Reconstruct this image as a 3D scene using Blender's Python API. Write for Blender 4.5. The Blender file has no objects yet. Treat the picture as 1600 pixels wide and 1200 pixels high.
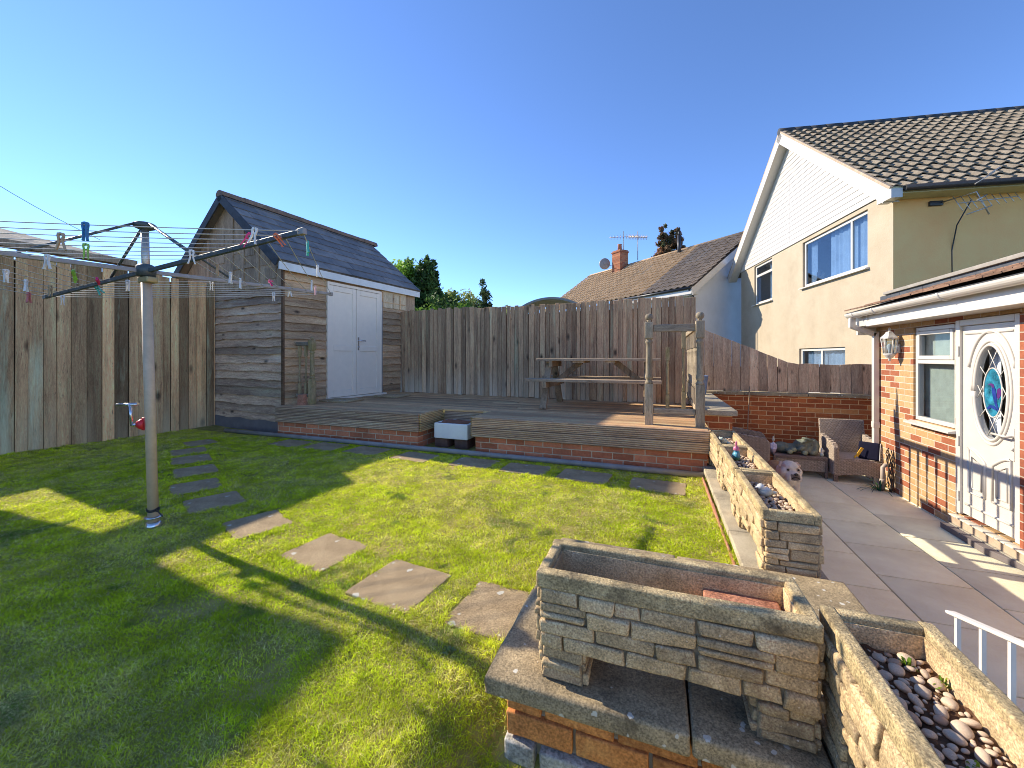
import bpy, bmesh, math, random
import numpy as np
from mathutils import Vector, Matrix, noise as mnoise

random.seed(7); RNG = np.random.default_rng(11)
SC = bpy.context.scene
COL = SC.collection
R = math.radians

# ------------------------------------------------------------------ camera, light, sky
CAM_H = 1.19
cam = bpy.data.cameras.new("camera"); camo = bpy.data.objects.new("camera", cam); COL.objects.link(camo)
cam.sensor_width = 36; cam.lens = 36*625/1600; cam.shift_y = -42/1600
cam.clip_start = 0.02; cam.clip_end = 2000
camo.location = (0, 0, CAM_H); camo.rotation_euler = (R(90), 0, math.atan(230/625))
SC.camera = camo

SUN_EL = R(29.5); TANPHI = 0.13
phi = math.atan(TANPHI)
to_sun = Vector((-math.cos(SUN_EL)*math.cos(phi), math.cos(SUN_EL)*math.sin(phi), math.sin(SUN_EL)))
sl = bpy.data.lights.new("sun", 'SUN'); so = bpy.data.objects.new("sun", sl); COL.objects.link(so)
sl.energy = 2.75; sl.angle = R(0.5); sl.color = (1.0, 0.90, 0.73)
so.rotation_euler = to_sun.to_track_quat('Z', 'Y').to_euler(); so.location = (-20, 5, 20)
w = bpy.data.worlds.new("World"); SC.world = w; w.use_nodes = True
nt = w.node_tree; nt.nodes.clear()
wo = nt.nodes.new('ShaderNodeOutputWorld'); bg = nt.nodes.new('ShaderNodeBackground'); sky = nt.nodes.new('ShaderNodeTexSky')
sky.sky_type = 'NISHITA'; sky.sun_disc = False; sky.sun_elevation = SUN_EL
sky.sun_rotation = math.atan2(to_sun.x, to_sun.y)
sky.air_density = 0.6; sky.dust_density = 0.0; sky.ozone_density = 6.0
bg.inputs['Strength'].default_value = 0.125
hsv = nt.nodes.new('ShaderNodeHueSaturation'); hsv.inputs['Saturation'].default_value = 1.0; hsv.inputs['Hue'].default_value = 0.502
nt.links.new(sky.outputs[0], hsv.inputs['Color']); nt.links.new(hsv.outputs[0], bg.inputs[0]); nt.links.new(bg.outputs[0], wo.inputs[0])
SC.view_settings.view_transform = 'Standard'; SC.view_settings.look = 'None'
SC.view_settings.gamma = 1; SC.view_settings.exposure = 1.52; SC.view_settings.use_curve_mapping = False
SC.render.engine = 'CYCLES'
SC.cycles.max_bounces = 6; SC.cycles.transparent_max_bounces = 8
SC.cycles.use_denoising = True; SC.cycles.filter_width = 0.95

# ------------------------------------------------------------------ objects
ROOT = {}
def tag(o, label, cat=None, group=None, kind=None):
    if label: o["label"] = label
    if cat: o["category"] = cat
    if group: o["group"] = group
    if kind: o["kind"] = kind
    return o
def thing(name, label, cat, loc=(0, 0, 0), rotz=0.0, group=None):
    o = bpy.data.objects.new(name, None); COL.objects.link(o)
    o.empty_display_size = 0.1
    o.location = loc; o.rotation_euler = (0, 0, rotz)
    tag(o, label, cat, group)
    ROOT[o.name] = Matrix.Translation(loc) @ Matrix.Rotation(rotz, 4, 'Z')
    return o
def root_of(o):
    while o.parent: o = o.parent
    return o

class MB:
    def __init__(s): s.v = []; s.f = []; s.sm = []
    def add(s, vs, fs, smooth=False):
        k = len(s.v); s.v += [Vector(p) for p in vs]
        for f in fs: s.f.append([i+k for i in f]); s.sm.append(smooth)
        return s
    def box(s, x0, x1, y0, y1, z0, z1):
        return s.add([(x0,y0,z0),(x1,y0,z0),(x1,y1,z0),(x0,y1,z0),(x0,y0,z1),(x1,y0,z1),(x1,y1,z1),(x0,y1,z1)],
                     [(3,2,1,0),(4,5,6,7),(0,1,5,4),(1,2,6,5),(2,3,7,6),(3,0,4,7)])
    def obox(s, c, u, v, w_, hu, hv, hw):
        c = Vector(c); u = Vector(u).normalized()*hu; v = Vector(v).normalized()*hv; w_ = Vector(w_).normalized()*hw
        P = [c-u-v-w_, c+u-v-w_, c+u+v-w_, c-u+v-w_, c-u-v+w_, c+u-v+w_, c+u+v+w_, c-u+v+w_]
        return s.add(P, [(3,2,1,0),(4,5,6,7),(0,1,5,4),(1,2,6,5),(2,3,7,6),(3,0,4,7)])
    def bar(s, a, b, wd, ht, up=(0,0,1)):
        a = Vector(a); b = Vector(b); d = (b-a); L = d.length; d.normalize()
        side = d.cross(Vector(up)); 
        if side.length < 1e-4: side = d.cross(Vector((0,1,0)))
        side.normalize(); u2 = side.cross(d)
        return s.obox((a+b)/2, d, side, u2, L/2, wd/2, ht/2)
    def prism(s, pts, ex):
        n = len(pts); ex = Vector(ex); P = [Vector(p) for p in pts]
        return s.add(P+[p+ex for p in P], [tuple(range(n))[::-1], tuple(range(n, 2*n))] + [(i, (i+1) % n, n+(i+1) % n, n+i) for i in range(n)])
    def tube(s, pts, r, n=8, caps=True, smooth=True):
        P = [Vector(p) for p in pts]; rs = r if isinstance(r, (list, tuple)) else [r]*len(P)
        k0 = len(s.v); prev = None
        for i, p in enumerate(P):
            d = (P[min(i+1, len(P)-1)] - P[max(i-1, 0)]).normalized()
            if prev is None:
                a = d.cross(Vector((0, 0, 1)))
                if a.length < 1e-3: a = d.cross(Vector((1, 0, 0)))
            else: a = prev - d*prev.dot(d)
            a.normalize(); prev = a; b = d.cross(a)
            for j in range(n):
                t = 2*math.pi*j/n; s.v.append(p + (a*math.cos(t)+b*math.sin(t))*rs[i])
        for i in range(len(P)-1):
            for j in range(n):
                s.f.append([k0+i*n+j, k0+i*n+(j+1) % n, k0+(i+1)*n+(j+1) % n, k0+(i+1)*n+j]); s.sm.append(smooth)
        if caps:
            s.f.append([k0+j for j in range(n)][::-1]); s.sm.append(False)
            e = k0+(len(P)-1)*n; s.f.append([e+j for j in range(n)]); s.sm.append(False)
        return s
    def lathe(s, c, prof, n=16, smooth=True):      # prof: (r, z) from bottom to top
        c = Vector(c); k0 = len(s.v)
        for r, z in prof:
            for j in range(n):
                t = 2*math.pi*j/n; s.v.append(c+Vector((r*math.cos(t), r*math.sin(t), z)))
        for i in range(len(prof)-1):
            for j in range(n):
                s.f.append([k0+i*n+j, k0+i*n+(j+1) % n, k0+(i+1)*n+(j+1) % n, k0+(i+1)*n+j]); s.sm.append(smooth)
        s.f.append([k0+j for j in range(n)][::-1]); s.sm.append(False)
        e = k0+(len(prof)-1)*n; s.f.append([e+j for j in range(n)]); s.sm.append(False)
        return s
    def ell(s, c, r, rot=None, sub=2, smooth=True):
        bm = bmesh.new(); bmesh.ops.create_icosphere(bm, subdivisions=sub, radius=1)
        M = Matrix.Translation(Vector(c)) @ (rot.to_4x4() if rot else Matrix.Identity(4)) @ Matrix.Diagonal((r[0], r[1], r[2], 1))
        vs = [M @ v.co for v in bm.verts]; fs = [[v.index for v in f.verts] for f in bm.faces]; bm.free()
        return s.add(vs, fs, smooth)
    def bbox(s, x0, x1, y0, y1, z0, z1, bev, M=None, jit=0.0, seg=2, nz=0.0):   # bevelled box, optional transform
        bm = bmesh.new(); bmesh.ops.create_cube(bm, size=1)
        for v in bm.verts:
            v.co = Vector(((x0+x1)/2+v.co.x*(x1-x0), (y0+y1)/2+v.co.y*(y1-y0), (z0+z1)/2+v.co.z*(z1-z0)))
            if jit: v.co += Vector((random.uniform(-jit, jit), random.uniform(-jit, jit), random.uniform(-jit, jit)))
        bmesh.ops.bevel(bm, geom=list(bm.edges), offset=bev, segments=seg, affect='EDGES', profile=0.6)
        if nz:
            if nz > 0.001: bmesh.ops.subdivide_edges(bm, edges=[e for e in bm.edges if e.calc_length() > 0.03], cuts=3, use_grid_fill=True)
            cc = Vector(((x0+x1)/2, (y0+y1)/2, (z0+z1)/2)); off = Vector((random.random()*9, 0, 0))
            for v in bm.verts:
                d_ = (v.co-cc).normalized(); v.co += d_*nz*(mnoise.noise(v.co*38+off)+0.5*mnoise.noise(v.co*90+off))
        bm.verts.index_update()
        vs = [(M @ v.co if M else v.co.copy()) for v in bm.verts]; fs = [[v.index for v in f.verts] for f in bm.faces]; bm.free()
        return s.add(vs, fs, True)
    def xf(s, M):
        s.v = [M @ p for p in s.v]; return s

def mk(name, mb, m, parent=None, bevel=0.0, local=False, auto=None):
    """link ONE mesh object; coordinates are world unless local=True"""
    me = bpy.data.meshes.new(name)
    vs = mb.v
    if parent is not None and not local:
        Mi = ROOT[root_of(parent).name].inverted(); vs = [Mi @ p for p in vs]
    me.from_pydata([tuple(p) for p in vs], [], mb.f)
    me.polygons.foreach_set('use_smooth', mb.sm)
    me.update(); me.materials.append(m)
    o = bpy.data.objects.new(name, me); COL.objects.link(o)
    if parent is not None: o.parent = parent
    if bevel:
        b = o.modifiers.new('bevel', 'BEVEL'); b.width = bevel; b.segments = 2; b.limit_method = 'ANGLE'; b.angle_limit = R(40)
    return o
def solo(name, mb, m, label, cat, loc, group=None, bevel=0.0, kind=None, local=False):
    """a thing that is one mesh, origin at loc"""
    if not local: mb.v = [p-Vector(loc) for p in mb.v]
    o = mk(name, mb, m, None, bevel); o.location = loc
    return tag(o, label, cat, group, kind)
def blob(name, ells, voxel, m, parent=None, smooth=4, colfn=None, local=True, loc=None):
    mb = MB()
    for e in ells: mb.ell(*e)
    o = mk(name+"_tmp", mb, m, None)
    r = o.modifiers.new('r', 'REMESH'); r.mode = 'VOXEL'; r.voxel_size = voxel; r.use_smooth_shade = True
    s_ = o.modifiers.new('s', 'SMOOTH'); s_.iterations = smooth; s_.factor = 0.5
    dg = bpy.context.evaluated_depsgraph_get(); dg.update()
    me = bpy.data.meshes.new_from_object(o.evaluated_get(dg)); me.name = name
    bpy.data.objects.remove(o, do_unlink=True)
    if not me.materials: me.materials.append(m)
    if colfn:
        a = me.color_attributes.new('Col', 'FLOAT_COLOR', 'POINT')
        for i, v in enumerate(me.vertices): a.data[i].color = (*colfn(v.co), 1)
    for p in me.polygons: p.use_smooth = True
    q = bpy.data.objects.new(name, me); COL.objects.link(q)
    if parent is not None: q.parent = parent
    if loc is not None: q.location = loc
    return q
def copy_tree(o, parent=None):
    c = o.copy(); COL.objects.link(c)
    if parent is not None: c.parent = parent
    for ch in [x for x in bpy.data.objects if x.parent == o]: copy_tree(ch, c)
    return c

# ------------------------------------------------------------------ materials
def nm(name):
    m = bpy.data.materials.new(name); m.use_nodes = True
    t = m.node_tree; t.nodes.clear()
    out = t.nodes.new('ShaderNodeOutputMaterial'); p = t.nodes.new('ShaderNodeBsdfPrincipled')
    t.links.new(p.outputs[0], out.inputs[0])
    return m, t, p
def N(t, k, **kw):
    n = t.nodes.new(k)
    for a, b in kw.items():
        if a in n.inputs: n.inputs[a].default_value = b
        else: setattr(n, a, b)
    return n
def ramp(t, fac, stops, interp='LINEAR'):
    r = t.nodes.new('ShaderNodeValToRGB'); r.color_ramp.interpolation = interp
    e = r.color_ramp.elements
    while len(e) < len(stops): e.new(0.5)
    for i, (pos, c) in enumerate(stops):
        e[i].position = pos; e[i].color = (*c, 1) if len(c) == 3 else c
    t.links.new(fac, r.inputs[0]); return r.outputs[0]
def mix(t, fac, a, b, mode='MIX'):
    n = t.nodes.new('ShaderNodeMix'); n.data_type = 'RGBA'; n.blend_type = mode
    for sock, val in ((n.inputs[0], fac), (n.inputs[6], a), (n.inputs[7], b)):
        if hasattr(val, 'is_linked'): t.links.new(val, sock)
        elif isinstance(val, (int, float)): sock.default_value = val
        else: sock.default_value = (*val, 1)
    return n.outputs[2]
def mth(t, op, a, b=None):
    n = t.nodes.new('ShaderNodeMath'); n.operation = op
    for i, val in enumerate((a, b)):
        if val is None: continue
        if hasattr(val, 'is_linked'): t.links.new(val, n.inputs[i])
        else: n.inputs[i].default_value = val
    return n.outputs[0]
def ocoord(t, scale=(1, 1, 1), island=False):
    tc = t.nodes.new('ShaderNodeTexCoord'); mp = t.nodes.new('ShaderNodeMapping'); mp.inputs['Scale'].default_value = scale
    t.links.new(tc.outputs['Object'], mp.inputs[0])
    if island:
        g = t.nodes.new('ShaderNodeNewGeometry'); v = t.nodes.new('ShaderNodeVectorMath'); v.operation = 'ADD'
        cb = t.nodes.new('ShaderNodeCombineXYZ'); k = mth(t, 'MULTIPLY', g.outputs['Random Per Island'], 57.0)
        for i in range(3): t.links.new(k, cb.inputs[i])
        t.links.new(mp.outputs[0], v.inputs[0]); t.links.new(cb.outputs[0], v.inputs[1])
        return v.outputs[0], g.outputs['Random Per Island']
    return mp.outputs[0]
def noi(t, vec, scale, detail=5, rough=0.6, out=0):
    n = N(t, 'ShaderNodeTexNoise', Scale=scale, Detail=detail, Roughness=rough)
    t.links.new(vec, n.inputs['Vector']); return n.outputs[out]
def bump(t, p, h, strength, dist=0.01):
    b = N(t, 'ShaderNodeBump', Strength=strength, Distance=dist); t.links.new(h, b.inputs['Height']); t.links.new(b.outputs[0], p.inputs['Normal'])

def plain(name, c, rough=0.5, metal=0.0, spec=0.5, var=0.06, vs=9.0, bmp=0.0):
    m, t, p = nm(name); v = ocoord(t)
    f = noi(t, v, vs)
    col = ramp(t, f, [(0.3, tuple(x*(1-var*2) for x in c)), (0.7, tuple(min(1, x*(1+var)) for x in c))])
    t.links.new(col, p.inputs['Base Color'])
    p.inputs['Roughness'].default_value = rough; p.inputs['Metallic'].default_value = metal
    p.inputs['Specular IOR Level'].default_value = spec
    if bmp: bump(t, p, noi(t, v, vs*12), bmp, 0.004)
    return m
def noisy(name, stops, scale=6, rough=0.85, bmp=0.3, bscale=60, dist=0.006, spots=None, dark=None, spec=0.3, cattr=False, fine=0.0, isl=0.0):
    """stone, render, soil: colour ramp over noise, dark stains and pale spots"""
    m, t, p = nm(name); v = ocoord(t)
    col = ramp(t, noi(t, v, scale, 8, 0.68), stops)
    if fine:
        f = noi(t, v, bscale*1.5, 3, 0.7); col = mix(t, fine, col, ramp(t, f, [(0.35, (0, 0, 0)), (0.65, (1, 1, 1))]), 'OVERLAY')
    if dark:
        f = ramp(t, noi(t, v, dark[0], 9, 0.72), [(dark[1], (0, 0, 0)), (dark[2], (1, 1, 1))])
        col = mix(t, f, col, dark[3])
    if spots:
        vo = N(t, 'ShaderNodeTexVoronoi', Scale=spots[0]); vv = t.nodes.new('ShaderNodeVectorMath'); vv.operation = 'ADD'
        nn = noi(t, v, spots[0]*2, 3, 0.6, 1); sc_ = t.nodes.new('ShaderNodeVectorMath'); sc_.operation = 'SCALE'; sc_.inputs['Scale'].default_value = 0.6/spots[0]
        t.links.new(nn, sc_.inputs[0]); t.links.new(v, vv.inputs[0]); t.links.new(sc_.outputs[0], vv.inputs[1]); t.links.new(vv.outputs[0], vo.inputs['Vector'])
        hs = N(t, 'ShaderNodeSeparateColor'); t.links.new(vo.outputs['Color'], hs.inputs[0])
        rad = mth(t, 'MULTIPLY', hs.outputs[0], spots[1])
        f = mth(t, 'LESS_THAN', vo.outputs['Distance'], mth(t, 'SUBTRACT', rad, spots[1]*0.45))
        col = mix(t, mth(t, 'MULTIPLY', f, 0.85), col, spots[2])
    if isl:
        g = t.nodes.new('ShaderNodeNewGeometry'); col = mix(t, 1.0, col, ramp(t, g.outputs['Random Per Island'], [(0, (1-isl,)*3), (1, (1+isl, 1+isl*0.9, 1+isl*0.7))]), 'MULTIPLY')
    t.links.new(col, p.inputs['Base Color']); p.inputs['Roughness'].default_value = rough; p.inputs['Specular IOR Level'].default_value = spec
    if bmp:
        h = mth(t, 'ADD', noi(t, v, bscale, 6, 0.7), mth(t, 'MULTIPLY', noi(t, v, bscale*0.2, 4, 0.6), 1.5)); bump(t, p, h, bmp, dist)
    return m
def wood(name, lo, mid, hi, axis='Z', grain=9.0, stretch=14.0, rough=0.85, bmp=0.5, algae=None, pale=None, groove=None, knots=True, vary=0.5, knot_scale=5.0, foot=None, con=1.0):
    """weathered timber; every board (mesh island) gets its own tone and grain"""
    m, t, p = nm(name)
    s = {'X': (1/stretch, 1, 1), 'Y': (1, 1/stretch, 1), 'Z': (1, 1, 1/stretch)}[axis]
    v, rnd = ocoord(t, s, True)
    v0 = ocoord(t)
    warp = noi(t, v, grain*0.6, 3, 0.5, 1); vm = t.nodes.new('ShaderNodeVectorMath'); vm.operation = 'MULTIPLY_ADD'
    t.links.new(warp, vm.inputs[0]); vm.inputs[1].default_value = (0.09, 0.09, 0.09); t.links.new(v, vm.inputs[2]); vv = vm.outputs[0]
    g1 = noi(t, vv, grain*6, 8, 0.8)
    col = ramp(t, g1, [(0.34, lo), (0.5, mid), (0.66, hi)])
    g2 = noi(t, v, grain*0.9, 5, 0.65)
    col = mix(t, 0.55, col, ramp(t, g2, [(0.3, tuple(x*0.45 for x in lo)), (0.55, mid), (0.8, hi)]))
    # per-board tone
    k = ramp(t, rnd, [(0.0, (1-vary*0.75,)*3), (0.5, (1.0, 0.98, 0.95)), (1.0, (1+vary*0.6, 1+vary*0.52, 1+vary*0.40))])
    col = mix(t, 1.0, col, k, 'MULTIPLY')
    fl = noi(t, vv, grain*30, 3, 0.8)
    col = mix(t, 0.5, col, ramp(t, fl, [(0.3, (0.16, 0.16, 0.16)), (0.7, (0.84, 0.84, 0.84))]), 'OVERLAY')
    cr = noi(t, vv, grain*14, 4, 0.6); col = mix(t, ramp(t, cr, [(0.30, (0.8,)*3), (0.38, (0, 0, 0))]), col, tuple(x*0.35 for x in lo))
    if knots:
        ks = {'X': (0.45, 1, 1), 'Y': (1, 0.45, 1), 'Z': (1, 1, 0.45)}[axis]
        kv, _ = ocoord(t, ks, True)
        vo = N(t, 'ShaderNodeTexVoronoi', Scale=knot_scale); t.links.new(kv, vo.inputs['Vector'])
        f = ramp(t, vo.outputs['Distance'], [(0.05, (0.85,)*3), (0.10, (0.45,)*3), (0.16, (0, 0, 0))])
        col = mix(t, f, col, (0.022, 0.016, 0.012))
    if algae:
        f = ramp(t, noi(t, v0, algae[0], 7, 0.7), [(algae[1], (0, 0, 0)), (algae[2], (0.9, 0.9, 0.9))]); col = mix(t, f, col, algae[3])
    if pale:
        f = ramp(t, noi(t, v, pale[0], 8, 0.75), [(pale[1], (0, 0, 0)), (pale[2], (0.85,)*3)]); col = mix(t, f, col, pale[3])
    if foot:
        sz = t.nodes.new('ShaderNodeSeparateXYZ'); t.links.new(v0, sz.inputs[0])
        mr = t.nodes.new('ShaderNodeMapRange'); mr.inputs['From Min'].default_value = foot[0]; mr.inputs['From Max'].default_value = foot[1]; mr.inputs['To Min'].default_value = 1; mr.inputs['To Max'].default_value = 0
        t.links.new(sz.outputs[2], mr.inputs[0])
        f = mth(t, 'MULTIPLY', mr.outputs[0], ramp(t, noi(t, v, 2.2, 5, 0.6), [(0.40, (0, 0, 0)), (0.62, (0.8,)*3)])); col = mix(t, f, col, foot[2])
    h = g1
    if groove:
        wv = N(t, 'ShaderNodeTexWave', Scale=groove[0], Distortion=0.4); wv.bands_direction = groove[1]; t.links.new(v0, wv.inputs['Vector'])
        h = mth(t, 'ADD', mth(t, 'MULTIPLY', wv.outputs['Fac'], groove[2]), g1)
        col = mix(t, ramp(t, wv.outputs['Fac'], [(0.12, (0.6,)*3), (0.45, (0, 0, 0))]), col, tuple(x*0.3 for x in lo))
    t.links.new(col, p.inputs['Base Color']); p.inputs['Roughness'].default_value = rough; p.inputs['Specular IOR Level'].default_value = 0.25
    bump(t, p, h, bmp, 0.006)
    return m
def brick(name, axes, tones, mortar, bw=0.225, rh=0.075, ms=0.006, off=(0, 0), bmp=0.6, dirt=0.25, rot=0.0):
    """tones: stops of a ramp over a random value per brick"""
    m, t, p = nm(name)
    tc = t.nodes.new('ShaderNodeTexCoord'); mp0 = t.nodes.new('ShaderNodeMapping'); mp0.inputs['Rotation'].default_value = (0, 0, rot)
    t.links.new(tc.outputs['Object'], mp0.inputs[0])
    sx = t.nodes.new('ShaderNodeSeparateXYZ'); cb = t.nodes.new('ShaderNodeCombineXYZ')
    t.links.new(mp0.outputs[0], sx.inputs[0])
    for i, a in enumerate(axes): t.links.new(sx.outputs['XYZ'.index(a)], cb.inputs[i])
    ad = t.nodes.new('ShaderNodeVectorMath'); ad.operation = 'ADD'; ad.inputs[1].default_value = (off[0]+50*bw, off[1]+50*2*rh, 0)
    t.links.new(cb.outputs[0], ad.inputs[0]); v = ad.outputs[0]
    vw = t.nodes.new('ShaderNodeVectorMath'); vw.operation = 'MULTIPLY_ADD'; vw.inputs[1].default_value = (0.006, 0.006, 0)
    t.links.new(noi(t, v, 25, 3, 0.6, 1), vw.inputs[0]); t.links.new(v, vw.inputs[2])
    b = N(t, 'ShaderNodeTexBrick'); b.offset = 0.5
    b.inputs['Color1'].default_value = (0, 0, 0, 1); b.inputs['Color2'].default_value = (1, 1, 1, 1); b.inputs['Mortar'].default_value = (0.5, 0.5, 0.5, 1)
    b.inputs['Scale'].default_value = 1; b.inputs['Mortar Size'].default_value = ms; b.inputs['Mortar Smooth'].default_value = 0.25
    b.inputs['Brick Width'].default_value = bw; b.inputs['Row Height'].default_value = rh; b.inputs['Bias'].default_value = 0
    t.links.new(vw.outputs[0], b.inputs['Vector'])
    col = ramp(t, b.outputs['Color'], tones, 'CONSTANT' if len(tones) > 3 else 'LINEAR')
    n1 = noi(t, v, 28, 7, 0.7)
    col = mix(t, 0.45, col, ramp(t, n1, [(0.25, (0.2,)*3), (0.75, (0.8,)*3)]), 'OVERLAY')
    col = mix(t, b.outputs['Fac'], col, mortar)
    col = mix(t, mth(t, 'MULTIPLY', ramp(t, noi(t, v, 2.3, 7, 0.7), [(0.45, (0, 0, 0)), (0.75, (1, 1, 1))]), dirt), col, (0.05, 0.04, 0.03))
    t.links.new(col, p.inputs['Base Color']); p.inputs['Roughness'].default_value = 0.88; p.inputs['Specular IOR Level'].default_value = 0.2
    h = mth(t, 'ADD', mth(t, 'MULTIPLY', mth(t, 'SUBTRACT', 1.0, b.outputs['Fac']), 1.0), mth(t, 'MULTIPLY', noi(t, v, 90, 4, 0.7), 0.35))
    bump(t, p, h, bmp, 0.008)
    return m
def leafmat(name, trans=0.35):
    m, t, p = nm(name); out = t.nodes['Material Output']
    a = t.nodes.new('ShaderNodeVertexColor'); a.layer_name = 'Col'
    t.links.new(a.outputs[0], p.inputs['Base Color']); p.inputs['Roughness'].default_value = 0.6; p.inputs['Specular IOR Level'].default_value = 0.2
    tr = t.nodes.new('ShaderNodeBsdfTranslucent'); t.links.new(a.outputs[0], tr.inputs[0])
    mx = t.nodes.new('ShaderNodeMixShader'); mx.inputs[0].default_value = trans
    t.links.new(p.outputs[0], mx.inputs[1]); t.links.new(tr.outputs[0], mx.inputs[2]); t.links.new(mx.outputs[0], out.inputs[0])
    return m
def vcol(name, rough=0.7, bmp=0.0):
    m, t, p = nm(name); a = t.nodes.new('ShaderNodeVertexColor'); a.layer_name = 'Col'
    v = ocoord(t); col = mix(t, 0.4, a.outputs[0], ramp(t, noi(t, v, 40, 5, 0.7), [(0.3, (0.25,)*3), (0.7, (0.75,)*3)]), 'OVERLAY')
    t.links.new(col, p.inputs['Base Color']); p.inputs['Roughness'].default_value = rough
    if bmp: bump(t, p, noi(t, v, 120, 4), bmp, 0.004)
    return m
def glassmat(name, tint=(0.9, 0.93, 0.95), refl=0.0, k=0.3):
    m, t, p = nm(name); out = t.nodes['Material Output']; t.nodes.remove(p)
    tr = t.nodes.new('ShaderNodeBsdfTransparent'); tr.inputs[0].default_value = (*tint, 1)
    gl = t.nodes.new('ShaderNodeBsdfGlossy'); gl.inputs['Roughness'].default_value = 0.02
    fr = t.nodes.new('ShaderNodeLayerWeight'); fr.inputs[0].default_value = 0.5
    f = mth(t, 'ADD', mth(t, 'MULTIPLY', mth(t, 'POWER', fr.outputs['Facing'], 4.0), k), refl+0.03); f = mth(t, 'MINIMUM', f, 1.0)
    mx = t.nodes.new('ShaderNodeMixShader'); t.links.new(f, mx.inputs[0]); t.links.new(tr.outputs[0], mx.inputs[1]); t.links.new(gl.outputs[0], mx.inputs[2])
    t.links.new(mx.outputs[0], out.inputs[0]); return m

M = {}
M['fence_brown'] = wood('fence_brown', (0.289, 0.155, 0.079), (0.730, 0.411, 0.203), (0.810, 0.750, 0.364), 'Z', 9, 12, vary=0.95, pale=(1.6, 0.56, 0.72, (0.810, 0.865, 0.543)), knot_scale=3.2, foot=(0.0, 0.7, (0.681, 0.489, 0.283)))
M['fence_grey'] = wood('fence_grey', (0.219, 0.129, 0.076), (0.538, 0.329, 0.191), (0.727, 0.642, 0.358), 'Z', 11, 14, vary=0.6, pale=(1.8, 0.58, 0.75, (0.727, 0.846, 0.512)), knot_scale=4, foot=(0.02, 0.55, (0.678, 0.571, 0.421)))
M['fence_light'] = wood('fence_light', (0.286, 0.182, 0.114), (0.676, 0.456, 0.292), (0.920, 0.775, 0.500), 'Z', 8, 9, vary=0.4, knot_scale=5.5)
M['clad_dark'] = wood('clad_dark', (0.240, 0.156, 0.110), (0.599, 0.391, 0.265), (0.920, 0.798, 0.515), 'X', 8, 10, vary=0.55, pale=(2.0, 0.55, 0.72, (0.920, 0.902, 0.757)))
M['clad_warm'] = wood('clad_warm', (0.231, 0.135, 0.078), (0.597, 0.372, 0.210), (0.778, 0.640, 0.377), 'Y', 8, 9, vary=0.45, algae=(1.5, 0.58, 0.8, (0.271, 0.192, 0.074)))
M['ply'] = wood('ply', (0.267, 0.176, 0.112), (0.472, 0.326, 0.213), (0.621, 0.486, 0.318), 'Z', 5, 6, vary=0.3, knots=False, bmp=0.2)
M['ply_light'] = wood('ply_light', (0.429, 0.319, 0.198), (0.650, 0.510, 0.333), (0.806, 0.662, 0.469), 'Z', 5, 6, vary=0.3, knots=False, bmp=0.2)
M['deck'] = wood('deck', (0.291, 0.165, 0.087), (0.785, 0.463, 0.240), (0.810, 0.874, 0.479), 'X', 9, 16, vary=0.4, groove=(13, 'Y', 1.2), knots=False, pale=(1.4, 0.6, 0.78, (0.810, 0.874, 0.601)))
M['fascia'] = wood('fascia', (0.211, 0.133, 0.092), (0.576, 0.372, 0.240), (0.810, 0.714, 0.457), 'X', 9, 16, vary=0.35, groove=(14.5, 'Z', 1.8), knots=False, algae=(2.0, 0.55, 0.8, (0.385, 0.254, 0.108)))
M['fascia_side'] = wood('fascia_side', (0.259, 0.172, 0.084), (0.622, 0.416, 0.210), (0.828, 0.748, 0.378), 'Y', 9, 16, vary=0.3, groove=(14.5, 'Z', 1.8), knots=False, algae=(2.0, 0.45, 0.7, (0.380, 0.249, 0.073)))
M['rail_wood'] = wood('rail_wood', (0.162, 0.128, 0.088), (0.365, 0.297, 0.209), (0.581, 0.499, 0.371), 'Z', 9, 9, vary=0.35, knots=False, algae=(3, 0.58, 0.8, (0.189, 0.176, 0.095)))
M['rail_x'] = wood('rail_x', (0.135, 0.108, 0.075), (0.315, 0.255, 0.188), (0.540, 0.465, 0.360), 'X', 9, 9, vary=0.3, knots=False)
M['rail_y'] = wood('rail_y', (0.162, 0.128, 0.088), (0.365, 0.297, 0.209), (0.581, 0.499, 0.371), 'Y', 9, 9, vary=0.3, knots=False)
M['old_rail'] = wood('old_rail', (0.156, 0.114, 0.057), (0.390, 0.284, 0.154), (0.702, 0.535, 0.308), 'Z', 9, 9, vary=0.35, knots=False, algae=(3, 0.5, 0.7, (0.260, 0.216, 0.057)))
M['table_wood'] = wood('table_wood', (0.195, 0.146, 0.101), (0.429, 0.316, 0.217), (0.690, 0.564, 0.390), 'X', 9, 12, vary=0.3, algae=(2.4, 0.6, 0.8, (0.292, 0.222, 0.073)))
M['leg_wood'] = wood('leg_wood', (0.166, 0.112, 0.070), (0.370, 0.260, 0.162), (0.624, 0.451, 0.285), 'Z', 9, 8, vary=0.3, algae=(3, 0.55, 0.8, (0.273, 0.208, 0.062)))
M['white_paint'] = noisy('white_paint', [(0.3, (0.693, 0.683, 0.640)), (0.7, (0.840, 0.830, 0.788))], 3, 0.55, 0.1, 40, dark=(4, 0.66, 0.9, (0.420, 0.378, 0.315)))
M['door_white'] = plain('door_white', (0.916, 0.764, 0.599), 0.35, var=0.02)
M['upvc'] = plain('upvc', (0.593, 0.549, 0.488), 0.3, var=0.02)
M['upvc_strip'] = plain('upvc_panel', (0.620, 0.585, 0.540), 0.4, var=0.02)  # slightly paler plastic for the gable joint strip
M['slate'] = noisy('slate', [(0.3, (0.111, 0.098, 0.089)), (0.7, (0.247, 0.210, 0.180))], 3.5, 0.55, 0.35, 50, dark=(2, 0.6, 0.85, (0.371, 0.293, 0.210)), spec=0.5, isl=0.3)
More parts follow.
